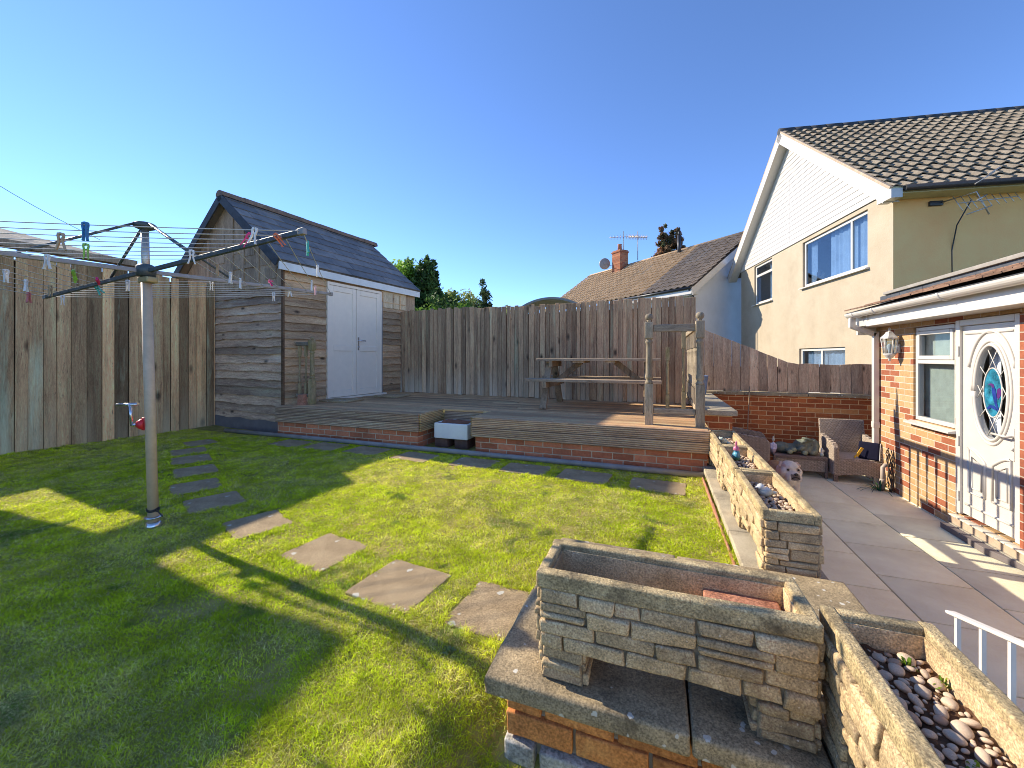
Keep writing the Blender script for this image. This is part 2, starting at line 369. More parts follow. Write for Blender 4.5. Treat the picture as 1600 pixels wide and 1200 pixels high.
M['ridge_tile'] = noisy('ridge_tile', [(0.3, (0.16, 0.10, 0.07)), (0.7, (0.30, 0.20, 0.14))], 9, 0.9, 0.4, 40, dark=(5, 0.55, 0.75, (0.07, 0.065, 0.06)))
M['dark_edge'] = noisy('dark_edge', [(0.3, (0.03, 0.032, 0.036)), (0.7, (0.07, 0.07, 0.075))], 8, 0.7, 0.2)
M['brown_trim'] = wood('brown_trim', (0.08, 0.045, 0.025), (0.16, 0.09, 0.05), (0.24, 0.15, 0.09), 'X', 6, 8, knots=False)
M['felt'] = noisy('felt', [(0.3, (0.370, 0.296, 0.213)), (0.7, (0.643, 0.532, 0.385))], 4, 0.95, 0.3, 80, dark=(2, 0.55, 0.8, (0.273, 0.216, 0.158)))
RB = (0.36, 0.125, 0.06); RB2 = (0.26, 0.085, 0.045); RB3 = (0.43, 0.17, 0.08)
M['brick_red_x'] = brick('brick_red_x', 'XZ', [(0, RB2), (0.5, RB), (1, RB3)], (0.40, 0.31, 0.21))
M['brick_deck'] = brick('brick_deck', 'XZ', [(0, (0.458, 0.144, 0.067)), (0.5, (0.645, 0.211, 0.101)), (1, (0.790, 0.288, 0.143))], (0.686, 0.518, 0.336), dirt=0.45)
M['brick_back'] = brick('brick_back', 'XZ', [(0, (0.420, 0.117, 0.039)), (0.55, (0.559, 0.172, 0.055)), (0.86, (0.466, 0.138, 0.055)), (0.90, (0.714, 0.303, 0.099)), (1, (0.714, 0.303, 0.099))], (0.776, 0.509, 0.242), dirt=0.12)
BUFF = (0.45, 0.275, 0.13); BUFF2 = (0.50, 0.32, 0.165); RED = (0.29, 0.095, 0.05)
M['brick_buff'] = brick('brick_buff', 'YZ', [(0, BUFF), (0.22, BUFF2), (0.40, RED), (0.55, BUFF), (0.72, (0.32, 0.11, 0.055)), (0.86, BUFF2)], (0.56, 0.47, 0.36), dirt=0.05)
M['brick_buff_x'] = brick('brick_buff_x', 'XZ', [(0, BUFF), (0.22, BUFF2), (0.40, RED), (0.55, BUFF), (0.72, (0.32, 0.11, 0.055)), (0.86, BUFF2)], (0.56, 0.47, 0.36), dirt=0.05)
M['mortar'] = noisy('mortar', [(0.3, (0.30, 0.24, 0.15)), (0.7, (0.46, 0.39, 0.27))], 12, 0.95, 0.5, 90)
M['brick_big'] = noisy('brick_big', [(0.25, (0.356, 0.132, 0.039)), (0.5, (0.569, 0.226, 0.069)), (0.75, (0.644, 0.328, 0.115))], 9, 0.9, 0.45, 70, dark=(7, 0.55, 0.75, (0.231, 0.094, 0.039)), fine=0.35, isl=0.22)
M['concrete_block'] = noisy('concrete_block', [(0.3, (0.280, 0.266, 0.238)), (0.7, (0.532, 0.504, 0.448))], 8, 0.95, 0.8, 60, fine=0.4, isl=0.22)
M['coping'] = noisy('coping', [(0.28, (0.176, 0.135, 0.082)), (0.5, (0.338, 0.259, 0.151)), (0.75, (0.529, 0.407, 0.241))], 5, 0.92, 0.7, 110, dist=0.004, dark=(3.2, 0.54, 0.72, (0.082, 0.062, 0.039)), spots=(30, 0.62, (0.66, 0.63, 0.54)), fine=0.45, isl=0.1)
M['coping_light'] = noisy('coping_light', [(0.28, (0.286, 0.240, 0.167)), (0.5, (0.418, 0.352, 0.246)), (0.75, (0.550, 0.469, 0.334))], 5, 0.92, 0.6, 110, dist=0.004, dark=(4, 0.58, 0.78, (0.176, 0.143, 0.097)), fine=0.4)
M['trough'] = noisy('trough', [(0.26, (0.316, 0.222, 0.120)), (0.5, (0.526, 0.384, 0.217)), (0.76, (0.679, 0.519, 0.323))], 7, 0.92, 0.75, 120, dist=0.004, dark=(4, 0.50, 0.72, (0.140, 0.108, 0.073)), fine=0.45, spots=(60, 0.3, (0.644, 0.562, 0.434)), isl=0.22)
M['trough_rim'] = noisy('trough_rim', [(0.26, (0.239, 0.180, 0.094)), (0.5, (0.463, 0.348, 0.180)), (0.76, (0.701, 0.540, 0.294))], 9, 0.92, 0.9, 120, dist=0.005, dark=(6, 0.50, 0.68, (0.105, 0.079, 0.045)), fine=0.5, spots=(50, 0.3, (0.771, 0.623, 0.368)))
M['trough_joint'] = noisy('trough_joint', [(0.3, (0.176, 0.135, 0.088)), (0.7, (0.324, 0.257, 0.169))], 12, 0.95, 0.6, 90)
M['soil'] = noisy('soil', [(0.3, (0.088, 0.044, 0.023)), (0.7, (0.275, 0.139, 0.068))], 30, 0.95, 1.0, 90, dist=0.02)
M['pebble'] = noisy('pebble', [(0.3, (0.288, 0.211, 0.144)), (0.5, (0.504, 0.380, 0.269)), (0.75, (0.736, 0.591, 0.440))], 14, 0.6, 0.15, 60, isl=0.22)
M['pebble_dark'] = noisy('pebble_dark', [(0.3, (0.255, 0.156, 0.099)), (0.7, (0.540, 0.351, 0.231))], 18, 0.6, 0.15, 60, isl=0.22)
M['stone_slab'] = noisy('stone_slab', [(0.3, (0.270, 0.191, 0.105)), (0.5, (0.391, 0.284, 0.161)), (0.75, (0.513, 0.388, 0.227))], 5, 0.95, 0.7, 130, dist=0.004, dark=(3, 0.62, 0.85, (0.162, 0.116, 0.064)), spots=(16, 0.60, (0.629, 0.606, 0.509)), fine=0.5, isl=0.22)
M['patio'] = noisy('patio', [(0.3, (0.716, 0.638, 0.440)), (0.7, (0.920, 0.871, 0.618))], 2.5, 0.85, 0.35, 170, dist=0.003, dark=(1.6, 0.60, 0.82, (0.455, 0.376, 0.220)), fine=0.35, isl=0.09)
M['patio_joint'] = noisy('patio_joint', [(0.3, (0.025, 0.02, 0.018)), (0.7, (0.06, 0.05, 0.042))], 10, 0.95)
M['lawn_soil'] = noisy('lawn_soil', [(0.3, (0.160, 0.165, 0.033)), (0.5, (0.304, 0.270, 0.065)), (0.7, (0.576, 0.420, 0.156))], 3.2, 0.95, 0.8, 40, dist=0.02)
M['ground'] = noisy('ground', [(0.3, (0.05, 0.07, 0.02)), (0.7, (0.11, 0.12, 0.05))], 0.3, 0.95, 0.0)
M['render_cream'] = noisy('render_cream', [(0.3, (0.402, 0.325, 0.227)), (0.7, (0.470, 0.387, 0.278))], 1.2, 0.92, 0.5, 130, dist=0.005, dark=(1.1, 0.52, 0.85, (0.331, 0.267, 0.184)), fine=0.25)
M['render_shade'] = noisy('render_shaded', [(0.3, (0.920, 0.485, 0.184)), (0.7, (0.920, 0.601, 0.237))], 1.0, 0.92, 0.5, 130, dist=0.005, dark=(0.7, 0.58, 0.95, (0.707, 0.346, 0.116)), fine=0.25)  # copy of the cream render for the shaded wall, colour lifted against the shade
M['render_grey'] = noisy('render_grey', [(0.3, (0.546, 0.557, 0.588)), (0.7, (0.630, 0.640, 0.672))], 1.5, 0.92, 0.4, 100, dist=0.005)
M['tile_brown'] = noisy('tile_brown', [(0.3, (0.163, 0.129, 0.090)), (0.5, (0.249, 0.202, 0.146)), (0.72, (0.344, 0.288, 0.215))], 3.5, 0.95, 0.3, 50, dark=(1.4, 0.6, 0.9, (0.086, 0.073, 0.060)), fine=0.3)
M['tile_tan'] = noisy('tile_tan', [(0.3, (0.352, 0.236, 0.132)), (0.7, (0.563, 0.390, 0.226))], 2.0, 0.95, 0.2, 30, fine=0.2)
M['tile_dark'] = noisy('tile_dark', [(0.3, (0.187, 0.146, 0.114)), (0.7, (0.331, 0.259, 0.198))], 2.0, 0.95, 0.2, 30, fine=0.2)
M['tile_red'] = noisy('tile_red', [(0.3, (0.17, 0.10, 0.07)), (0.7, (0.32, 0.20, 0.14))], 9, 0.95, 0.5, 40, dark=(6, 0.55, 0.75, (0.08, 0.07, 0.06)), isl=0.22)
M['cement'] = noisy('cement', [(0.3, (0.36, 0.26, 0.18)), (0.7, (0.50, 0.39, 0.28))], 6, 0.95, 0.5, 50)
M['lead'] = noisy('lead', [(0.3, (0.05, 0.055, 0.065)), (0.7, (0.11, 0.115, 0.125))], 5, 0.6, 0.2, 30)
M['cap_metal'] = noisy('cap_metal', [(0.3, (0.24, 0.215, 0.18)), (0.7, (0.36, 0.32, 0.27))], 5, 0.6, 0.1, 30)
M['black_plastic'] = plain('black_plastic', (0.022, 0.022, 0.024), 0.4)
M['cream_soffit'] = plain('cream_soffit', (0.62, 0.55, 0.33), 0.6)
M['glass'] = glassmat('glass'); M['glass_refl'] = glassmat('glass_bright', (0.62, 0.70, 0.78), 0.05, 0.6)
M['interior'] = plain('interior', (0.26, 0.27, 0.25), 0.9)
M['curtain'] = plain('curtain', (0.88, 0.88, 0.88), 0.9, var=0.08, vs=3)
M['blind'] = plain('blind', (0.42, 0.46, 0.38), 0.9, var=0.08)
M['alu'] = plain('alu', (0.522, 0.452, 0.376), 0.38, 0.75, var=0.08)
M['pole_paint'] = noisy('pole_paint', [(0.3, (0.485, 0.356, 0.228)), (0.7, (0.647, 0.477, 0.313))], 14, 0.45, 0.05, 60, spec=0.5)
M['arm_paint'] = noisy('arm_paint', [(0.3, (0.039, 0.049, 0.050)), (0.7, (0.098, 0.114, 0.112))], 20, 0.45, 0.1, 60, dark=(14, 0.6, 0.7, (0.273, 0.273, 0.250)), spec=0.5)
M['arm_alu'] = plain('arm_alu', (0.34, 0.31, 0.28), 0.5, 0.3, var=0.1)
M['line'] = plain('line', (0.50, 0.49, 0.44), 0.6)
M['red_plastic'] = plain('red_plastic', (0.62, 0.02, 0.03), 0.35)
M['brass'] = plain('brass', (0.42, 0.33, 0.16), 0.45, 0.4)
M['ceramic'] = noisy('ceramic', [(0.3, (0.862, 0.792, 0.738)), (0.7, (0.920, 0.908, 0.829))], 4, 0.25, 0.0, dark=(5, 0.66, 0.8, (0.501, 0.439, 0.364)), spec=0.5)
M['rust_soil'] = noisy('rust_soil', [(0.3, (0.20, 0.07, 0.035)), (0.7, (0.36, 0.145, 0.075))], 12, 0.95, 0.7, 60)
M['grey_pipe'] = plain('grey_pipe', (0.290, 0.268, 0.249), 0.45, var=0.12)
M['white_metal'] = plain('white_metal', (0.780, 0.728, 0.645), 0.4)
M['steel'] = plain('steel', (0.62, 0.62, 0.63), 0.25, 0.9)
M['lantern'] = noisy('lantern', [(0.3, (0.50, 0.47, 0.43)), (0.7, (0.68, 0.65, 0.60))], 20, 0.6, 0.2, 60, dark=(14, 0.55, 0.7, (0.25, 0.19, 0.13)))
M['blue_glaze'] = noisy('blue_glaze', [(0.3, (0.10, 0.15, 0.24)), (0.7, (0.22, 0.29, 0.42))], 12, 0.25, 0.1, spec=0.6)
M['navy_cloth'] = plain('navy_cloth', (0.012, 0.012, 0.028), 0.9, spec=0.1); M['white_cloth'] = plain('white_cloth', (0.72, 0.70, 0.66), 0.9)
M['yellow'] = plain('yellow', (0.75, 0.42, 0.02), 0.6)
M['tan_plastic'] = plain('tan_plastic', (0.42, 0.34, 0.27), 0.5)
M['green_leaf'] = plain('green_leaf', (0.05, 0.12, 0.045), 0.35, var=0.25, vs=20)
M['bark'] = noisy('bark', [(0.3, (0.05, 0.035, 0.025)), (0.7, (0.13, 0.10, 0.075))], 8, 0.95, 0.8, 40)
M['leaf'] = leafmat('leaf'); M['grass'] = leafmat('grass', 0.5)
M['bronze'] = noisy('bronze', [(0.28, (0.077, 0.091, 0.066)), (0.5, (0.164, 0.182, 0.129)), (0.75, (0.369, 0.365, 0.242))], 7, 0.5, 0.8, 26, dist=0.02, dark=(5, 0.55, 0.7, (0.123, 0.086, 0.050)), spec=0.5)
M['bronze_pale'] = noisy('bronze_pale', [(0.3, (0.20, 0.23, 0.14)), (0.7, (0.40, 0.42, 0.28))], 14, 0.6, 0.4, 40)
M['coat'] = vcol('coat', 0.75, 0.3); M['paint'] = vcol('paint', 0.45)
M['dark_eye'] = plain('dark_eye', (0.012, 0.01, 0.01), 0.2)
M['brick_loose'] = noisy('brick_loose', [(0.3, (0.36, 0.14, 0.075)), (0.7, (0.52, 0.25, 0.16))], 18, 0.95, 0.6, 90, fine=0.4)
M['step_grey'] = noisy('step_grey', [(0.3, (0.15, 0.125, 0.12)), (0.7, (0.21, 0.18, 0.17))], 4, 0.85, 0.3, 120)
M['tile_cream'] = plain('tile_cream', (0.68, 0.62, 0.50), 0.3); M['tile_grey'] = plain('tile_grey', (0.36, 0.33, 0.26), 0.3)
M['stain_teal'] = plain('stain_teal', (0.03, 0.22, 0.33), 0.15, var=0.4, vs=14); M['stain_blue'] = plain('stain_blue', (0.02, 0.05, 0.26), 0.15, var=0.2)
M['stain_purple'] = plain('stain_purple', (0.10, 0.03, 0.16), 0.15); M['stain_red'] = plain('stain_red', (0.35, 0.05, 0.05), 0.2)
def wicker(name, c1, c2):
    m, t, p = nm(name); v = ocoord(t)
    sx = t.nodes.new('ShaderNodeSeparateXYZ'); t.links.new(v, sx.inputs[0])
    cb = t.nodes.new('ShaderNodeCombineXYZ')
    t.links.new(mth(t, 'ADD', sx.outputs[0], sx.outputs[1]), cb.inputs[0]); t.links.new(sx.outputs[2], cb.inputs[1])
    t.links.new(mth(t, 'MULTIPLY', sx.outputs[1], 0.5), cb.inputs[2])
    b = N(t, 'ShaderNodeTexBrick'); b.inputs['Scale'].default_value = 1; b.inputs['Brick Width'].default_value = 0.035; b.inputs['Row Height'].default_value = 0.011
    b.inputs['Mortar Size'].default_value = 0.0018; b.inputs['Color1'].default_value = (*c1, 1); b.inputs['Color2'].default_value = (*c2, 1); b.inputs['Mortar'].default_value = (0.02, 0.014, 0.01, 1)
    t.links.new(cb.outputs[0], b.inputs['Vector']); t.links.new(b.outputs[0], p.inputs['Base Color']); p.inputs['Roughness'].default_value = 0.55
    bump(t, p, mth(t, 'SUBTRACT', 1.0, b.outputs['Fac']), 0.8, 0.004)
    return m
M['wicker'] = wicker('wicker', (0.44, 0.345, 0.26), (0.62, 0.50, 0.39))
M['wicker_dark'] = wicker('wicker_dark', (0.24, 0.165, 0.125), (0.36, 0.25, 0.20))
M['brick_shaded'] = noisy('brick_shaded', [(0.3, (0.10, 0.055, 0.04)), (0.7, (0.20, 0.11, 0.08))], 14, 0.95, 0.5, 80)  # shade under the sink is put into this brick colour

# ================================================================== THE SETTING
def plane_obj(name, x0, x1, y0, y1, z, m):
    o = mk(name, MB().add([(x0, y0, z), (x1, y0, z), (x1, y1, z), (x0, y1, z)], [(0, 1, 2, 3)]), m)
    return tag(o, None, None, None, 'structure')
plane_obj('ground', -500, 500, -300, 700, -0.66, M['ground'])
def lawn_z(x, y):
    x = np.asarray(x, float); y = np.asarray(y, float)
    sx = np.clip((x+0.74)/0.24, 0, 1); sx = sx*sx*(3-2*sx); sy = np.clip((1.50-y)/0.40, 0, 1); sy = sy*sy*(3-2*sy)
    return -0.17*sx*sy+0.008*np.sin(x*2.3+0.7)*np.sin(y*2.9)+0.004*np.sin(x*7.1)*np.sin(y*6.3+1)-0.004
gxs = [-14, -9]+[-7.5+0.08*k for k in range(99)]+[0.47]; gys = [-6, -2]+[0.0+0.08*k for k in range(58)]+[4.75, 8.2]
P = [(x, y, float(lawn_z(x, y))) for y in gys for x in gxs]; nx_ = len(gxs); F = [(j*nx_+i, j*nx_+i+1, (j+1)*nx_+i+1, (j+1)*nx_+i) for j in range(len(gys)-1) for i in range(nx_-1)]
lb = MB().add(P, F, True); lb.add([(0.47, -6, -0.68), (0.47, 8.2, -0.68), (0.47, 8.2, -0.004), (0.47, -6, -0.004)], [(0, 1, 2, 3)])
tag(mk('lawn', lb, M['lawn_soil']), None, None, None, 'structure')
pj = MB().box(0.474, 9, -6, 7.85, -0.65, -0.565)
tag(mk('patio_bed', pj, M['patio_joint']), None, None, None, 'structure')
ps = MB(); ci = 0
xx = 2.23-0.6*3
while xx < 5:
    x1 = xx+0.6; yo = -6+(0.17 if ci % 2 else 0.42); yy = yo
    while yy < 7.7:
        ps.bbox(xx+0.006, x1-0.006, yy+0.006, min(yy+0.594, 7.68), -0.60, -0.55+random.uniform(-0.002, 0.0), 0.004)
        yy += 0.6
    xx = x1; ci += 1
tag(mk('patio', ps, M['patio']), None, None, None, 'structure')

# ------------------------------------------------------------------ stepping stones
STONES = []
def stone(cx, cy, a, w_, h_, label):
    t = random.random()*10
    ca, sa = math.cos(a), math.sin(a); n = 9; P = []
    for k, (ex, ey) in enumerate(((-1, -1), (1, -1), (1, 1), (-1, 1))):
        nx, ny = ((1, -1), (1, 1), (-1, 1), (-1, -1))[k]
        for q in range(n):
            f = q/n; x = ex+(nx-ex)*f; y = ey+(ny-ey)*f
            j = 1+mnoise.noise(Vector((x*3+t, y*3, t)))*0.03
            rr = 1.0-0.02*(abs(x*y)**6)
            P.append((x*w_/2*j*rr, y*h_/2*j*rr))
    Q = [(cx+ca*x-sa*y, cy+sa*x+ca*y) for x, y in P]
    STONES.append([(cx+ca*x*1.0-sa*y*1.0, cy+sa*x+ca*y) for x, y in P])
    mb = MB(); zl = float(lawn_z(cx, cy)); mb.prism([(x, y, zl-0.03) for x, y in Q], (0, 0, 0.038))
    return solo('stepping_stone', mb, M['stone_slab'], label, 'stepping stone', (cx, cy, 0), 'stepping stones set into the lawn', bevel=0.006)
def ang(p, q): return math.atan2(q[1]-p[1], q[0]-p[0])
stone(-0.72, 1.74, R(-2), 0.36, 0.37, 'speckled square paving slab in the lawn, touching the left end of the planter wall')
stone(-1.27, 1.76, R(-6), 0.40, 0.375, 'sunlit square paving slab with a shadow across its corner, second from the planter wall')
stone(-1.93, 1.915, R(-8), 0.40, 0.36, 'sunlit plain paving slab in bright grass, third from the planter wall')
stone(-2.70, 2.06, R(-22), 0.39, 0.36, 'paving slab lying half in shade at the corner of the lit lawn')
stone(-3.43, 2.24, R(-24), 0.41, 0.38, 'shaded paving slab with white lichen blotches just right of the airer pole foot')
stone(-4.02, 2.46, R(-26), 0.40, 0.37, 'shaded paving slab right behind the airer pole with pale flecks')
stone(-4.55, 2.78, R(-27), 0.40, 0.36, 'dark paving slab in the shaded lawn, sixth along the curve from the planter wall')
stone(-5.08, 3.06, R(-28), 0.40, 0.36, 'dark paving slab in the shaded lawn, third from the shed end of the curve')
stone(-5.58, 3.33, R(-28), 0.40, 0.36, 'dark paving slab in the shaded lawn, second from the shed end of the curve')
stone(-5.98, 3.72, R(-20), 0.40, 0.34, 'dark paving slab nearest the dark gable of the shed')
for x, y, l in ((-4.80, 4.15, 'shaded paving slab by the grey pipe, in front of the shed corner'),
                (-4.15, 4.13, 'shaded paving slab by the grey pipe, second from the shed corner'),
                (-3.48, 4.12, 'shaded paving slab by the grey pipe, in front of the left brick plinth'),
                (-2.74, 4.10, 'paving slab by the grey pipe, just left of the white sink'),
                (-1.96, 4.10, 'paving slab by the grey pipe, just right of the white sink'),
                (-1.33, 4.03, 'half sunlit paving slab by the grey pipe, third from the trough end'),
                (-0.70, 3.98, 'half sunlit paving slab by the grey pipe, second from the trough end'),
                (-0.02, 3.95, 'paving slab by the deck plinth nearest the row of stone troughs')):
    stone(x, y, R(-3+random.uniform(-3, 3)), 0.50, 0.36, l)

# ------------------------------------------------------------------ grass
def vnoise(x, y, s, seed=0):
    r = np.random.default_rng(seed); G = r.random((128, 128))
    u = x/s; v = y/s; i = np.floor(u).astype(int); j = np.floor(v).astype(int); fu = u-i; fv = v-j
    fu = fu*fu*(3-2*fu); fv = fv*fv*(3-2*fv)
    g = lambda a, b: G[a % 128, b % 128]
    return (g(i, j)*(1-fu)+g(i+1, j)*fu)*(1-fv)+(g(i, j+1)*(1-fu)+g(i+1, j+1)*fu)*fv
def fbm(x, y, s, seed): return 0.5*vnoise(x, y, s, seed)+0.3*vnoise(x, y, s/2.1, seed+1)+0.2*vnoise(x, y, s/4.7, seed+2)
def in_poly(x, y, P):
    r = np.zeros(len(x), bool); n = len(P)
    for k in range(n):
        x0, y0 = P[k]; x1, y1 = P[(k+1) % n]
        if y0 == y1: continue
        c = ((y0 > y) != (y1 > y)) & (x < (x1-x0)*(y-y0)/(y1-y0)+x0); r ^= c
    return r
def grass_mesh(name, x, y, z, h, wd, lean, col, m):
    n = len(x); az = RNG.random(n)*2*np.pi; la = RNG.random(n)*2*np.pi
    dx, dy = np.cos(az), np.sin(az); lx, ly = np.cos(la)*lean, np.sin(la)*lean
    V = np.zeros((n, 5, 3), np.float32)
    def put(k, sx, f):
        V[:, k, 0] = x+dx*sx*wd+lx*h*f*f; V[:, k, 1] = y+dy*sx*wd+ly*h*f*f; V[:, k, 2] = z+h*f*(1-0.35*lean*f)
    put(0, -0.5, 0); put(1, 0.5, 0); put(2, 0.42, 0.55); put(3, -0.42, 0.55); put(4, 0, 1.0)
    me = bpy.data.meshes.new(name)
    me.vertices.add(n*5); me.vertices.foreach_set('co', V.reshape(-1))
    base = (np.arange(n)*5)[:, None]
    li = np.concatenate([base+np.array([[0, 1, 2, 3]]), base+np.array([[3, 2, 4]])], 1).astype(np.int32)
    me.loops.add(n*7); me.loops.foreach_set('vertex_index', li.reshape(-1))
    me.polygons.add(n*2); st = np.stack([np.arange(n)*7, np.arange(n)*7+4], 1).astype(np.int32)
    me.polygons.foreach_set('loop_start', st.reshape(-1))
    me.update(calc_edges=True)
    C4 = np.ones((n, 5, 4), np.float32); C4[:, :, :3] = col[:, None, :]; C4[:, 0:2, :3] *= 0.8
    a = me.color_attributes.new('Col', 'FLOAT_COLOR', 'POINT'); a.data.foreach_set('color', C4.reshape(-1))
    me.materials.append(m)
    o = bpy.data.objects.new(name, me); COL.objects.link(o); return o
th = math.atan(230/625); cth, sth = math.cos(th), math.sin(th)
def cam_dx(x, y):
    d = -sth*x+cth*y; return d, 800+625*(cth*x+sth*y)/np.maximum(d, 0.01)
XA, XB, YA, YB = -7.46, 0.45, -0.5, 4.55
area = (XB-XA)*(YB-YA); n = int(area*62000)
gx = RNG.uniform(XA, XB, n); gy = RNG.uniform(YA, YB, n)
d, px = cam_dx(gx, gy)
keep = (d > 0.45) & (px > -900) & (px < 1700)
rho = np.minimum(1.0, (1.35/np.maximum(d, 1.2))**1.25)*np.where((d < 1.0) | (px < -60), 0.45, 1.0)
keep &= RNG.random(n) < rho
gx, gy, d = gx[keep], gy[keep], d[keep]
keep = ~((gx > -0.50) & (gy > 1.215) & (gy < 2.27)) & ~((gx > 0.36) & (gy < 1.3))
keep &= gy < 4.43-0.02*(gx+2)
keep &= ~((gx < -5.35) & (gy > 4.36))
wob = 0.04*(vnoise(gx, gy, 0.05, 5)-0.5); wo2 = 0.04*(vnoise(gx, gy, 0.05, 6)-0.5)
for P in STONES:
    cxy = np.mean(np.array(P), 0); keep &= ~in_poly(cxy[0]+(gx-cxy[0])*1.02+wob, cxy[1]+(gy-cxy[1])*1.02+wo2, P)
bald = fbm(gx, gy, 0.30, 60)
keep &= RNG.random(len(gx)) < np.clip(1.3-1.0*np.clip((bald-0.62)/0.16, 0, 1), 0.35, 1)
gx, gy, d = gx[keep], gy[keep], d[keep]; n = len(gx)
patch = fbm(gx, gy, 0.55, 20); fine = fbm(gx, gy, 0.12, 33); big = fbm(gx, gy, 1.7, 41)
edge = np.full(n, 9.0)
for P in STONES:
    Pa = np.array(P); 
    for k in range(0, len(Pa), 3): edge = np.minimum(edge, np.hypot(gx-Pa[k, 0], gy-Pa[k, 1]))
longer = np.exp(-(edge/0.06)**2)
wallside = np.exp(-np.clip((0.45-gx)/0.10, 0, 9)**2)+np.exp(-np.clip(-(gx+0.52)/0.1, 0, 9)**2)*(gy < 2.25)*(gx < -0.5)+np.exp(-np.clip((gx+7.42)/0.13, 0, 9)**2)
hh = (0.010+0.013*RNG.random(n)**1.5)*(0.55+0.9*vnoise(gx, gy, 0.07, 91)+0.3*fine)*(1+0.55*longer)*(1+0.8*wallside)
dry = np.clip((patch-0.43)*4.5, 0, 1)*0.75+np.clip((fine-0.50)*4, 0, 1)*0.45+np.clip((vnoise(gx, gy, 0.045, 77)-0.55)*3, 0, 1)*0.4+0.06
dry = np.where(RNG.random(n) < np.minimum(dry, 1.1)*0.60, 1, 0)*np.where(longer > 0.5, 0.3, 1)
g0 = np.array([0.50, 0.64, 0.02]); g1 = np.array([0.78, 0.88, 0.035]); g2 = np.array([0.95, 0.95, 0.10]); st_ = np.array([0.97, 0.86, 0.44]); br = np.array([0.62, 0.44, 0.19])
k = np.clip(RNG.normal(0.45, 0.22, n)+(big-0.5)*1.0+(fine-0.5)*0.5, 0, 1)[:, None]
colr = np.where(k < 0.5, g0+(g1-g0)*k*2, g1+(g2-g1)*(k-0.5)*2)
# dark blue-green clover spots and brown thatch
clv = np.clip((fbm(gx, gy, 0.22, 130)-0.70)*14, 0, 1)[:, None]*0.7; colr = colr*(1-clv)+np.array([0.09, 0.22, 0.06])*clv
sr = RNG.random(n)[:, None]; colr = colr+(np.where(sr < 0.75, st_, br)-colr)*(dry*RNG.uniform(0.5, 1.0, n))[:, None]
colr *= (RNG.uniform(0.62, 1.25, n)*(0.78+0.45*vnoise(gx, gy, 0.09, 55)))[:, None]
wdt = 0.0021*np.maximum(1, d/1.35)**0.85*RNG.uniform(0.7, 1.3, n)
lean = RNG.uniform(0.4, 1.35, n)+dry*0.35
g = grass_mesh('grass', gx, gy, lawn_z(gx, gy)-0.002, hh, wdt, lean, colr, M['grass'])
tag(g, 'short patchy green and straw coloured lawn grass around the paving slabs', 'grass', None, 'stuff')

# ------------------------------------------------------------------ fences
def boards_run(a, b, wfn, z0fn, z1fn, th_, mat_jit=0.004, top=0.0, lap=False):
    a = Vector((a[0], a[1], 0)); b = Vector((b[0], b[1], 0)); L = (b-a).length; u = (b-a).normalized(); nrm = Vector((u.y, -u.x, 0))
    mb = MB(); s = 0.0; i = 0
    while s < L-0.01:
        wd = min(wfn(), L-s); f = (s+wd/2)/L
        off = nrm*(random.uniform(-mat_jit, mat_jit)+(0.012 if lap and i % 2 else 0))
        p0 = a+u*(s+0.0028)+off; p1 = a+u*(s+wd-0.0028)+off; sk = u*random.uniform(-0.006, 0.006)
        zb = z0fn(f)+random.uniform(0, 0.02); za = z1fn((s)/L)+random.uniform(-top, top); zc = z1fn((s+wd)/L)+random.uniform(-top*0.4, top*0.4)+(za-z1fn(s/L))
        zm = 2; P = []
        rows = [0.0, 0.35, 0.7, 1.0]
        for r_ in rows:
            bend = nrm*random.uniform(-0.003, 0.003)
            for q, zt, hh2 in ((p0, za, 0), (p1, zc, 0), (p1, zc, 1), (p0, za, 1)):
                P.append(q+bend+sk*r_-nrm*(th_*hh2)+Vector((0, 0, zb+(zt-zb)*r_)))
        F = [(3, 2, 1, 0)]
        for r_ in range(3):
            o = r_*4
            for q in range(4): F.append((o+q, o+(q+1) % 4, o+4+(q+1) % 4, o+4+q))
        F.append((12, 13, 14, 15)); mb.add(P, F)
        s += wd; i += 1
    return mb
# left boundary fence (faces +X): from shed gable to just out of view, then a low stretch
f1 = thing('board_fence', 'tall brown vertical board fence of mixed width planks behind the rotary airer', 'fence', (-7.4, 3.5, 0))
mk('boards', boards_run((-7.45, 2.33), (-7.30, 4.78), lambda: random.uniform(0.095, 0.175), lambda f: -0.03, lambda f: 2.47, 0.022, 0.007, 0.012, True), M['fence_brown'], f1, bevel=0.003)
mk('backing', MB().add([(-7.49, 2.34, -0.05), (-7.34, 4.78, -0.05), (-7.34, 4.78, 2.40), (-7.49, 2.34, 2.40)], [(0, 1, 2, 3)]).bar((-7.505, 2.34, 1.2), (-7.355, 4.78, 1.2), 0.01, 2.3), M['brown_trim'], f1)  # added dark sheet behind the boards so the gaps look shaded
for z_ in (0.5, 1.9): mk('rail', MB().bar((-7.54, 2.33, z_), (-7.39, 4.78, z_), 0.05, 0.08), M['brown_trim'], f1)
gb = MB().box(-7.62, -7.47, -3, 2.325, -0.1, 1.25)  # unseen wall added, kept low so sun reaches the lawn strip
solo('added_low_wall', gb, M['brick_buff'], 'unseen low brick wall added past the tall board fence, low to let sun through', 'wall', (-7.54, -0.3, 0))
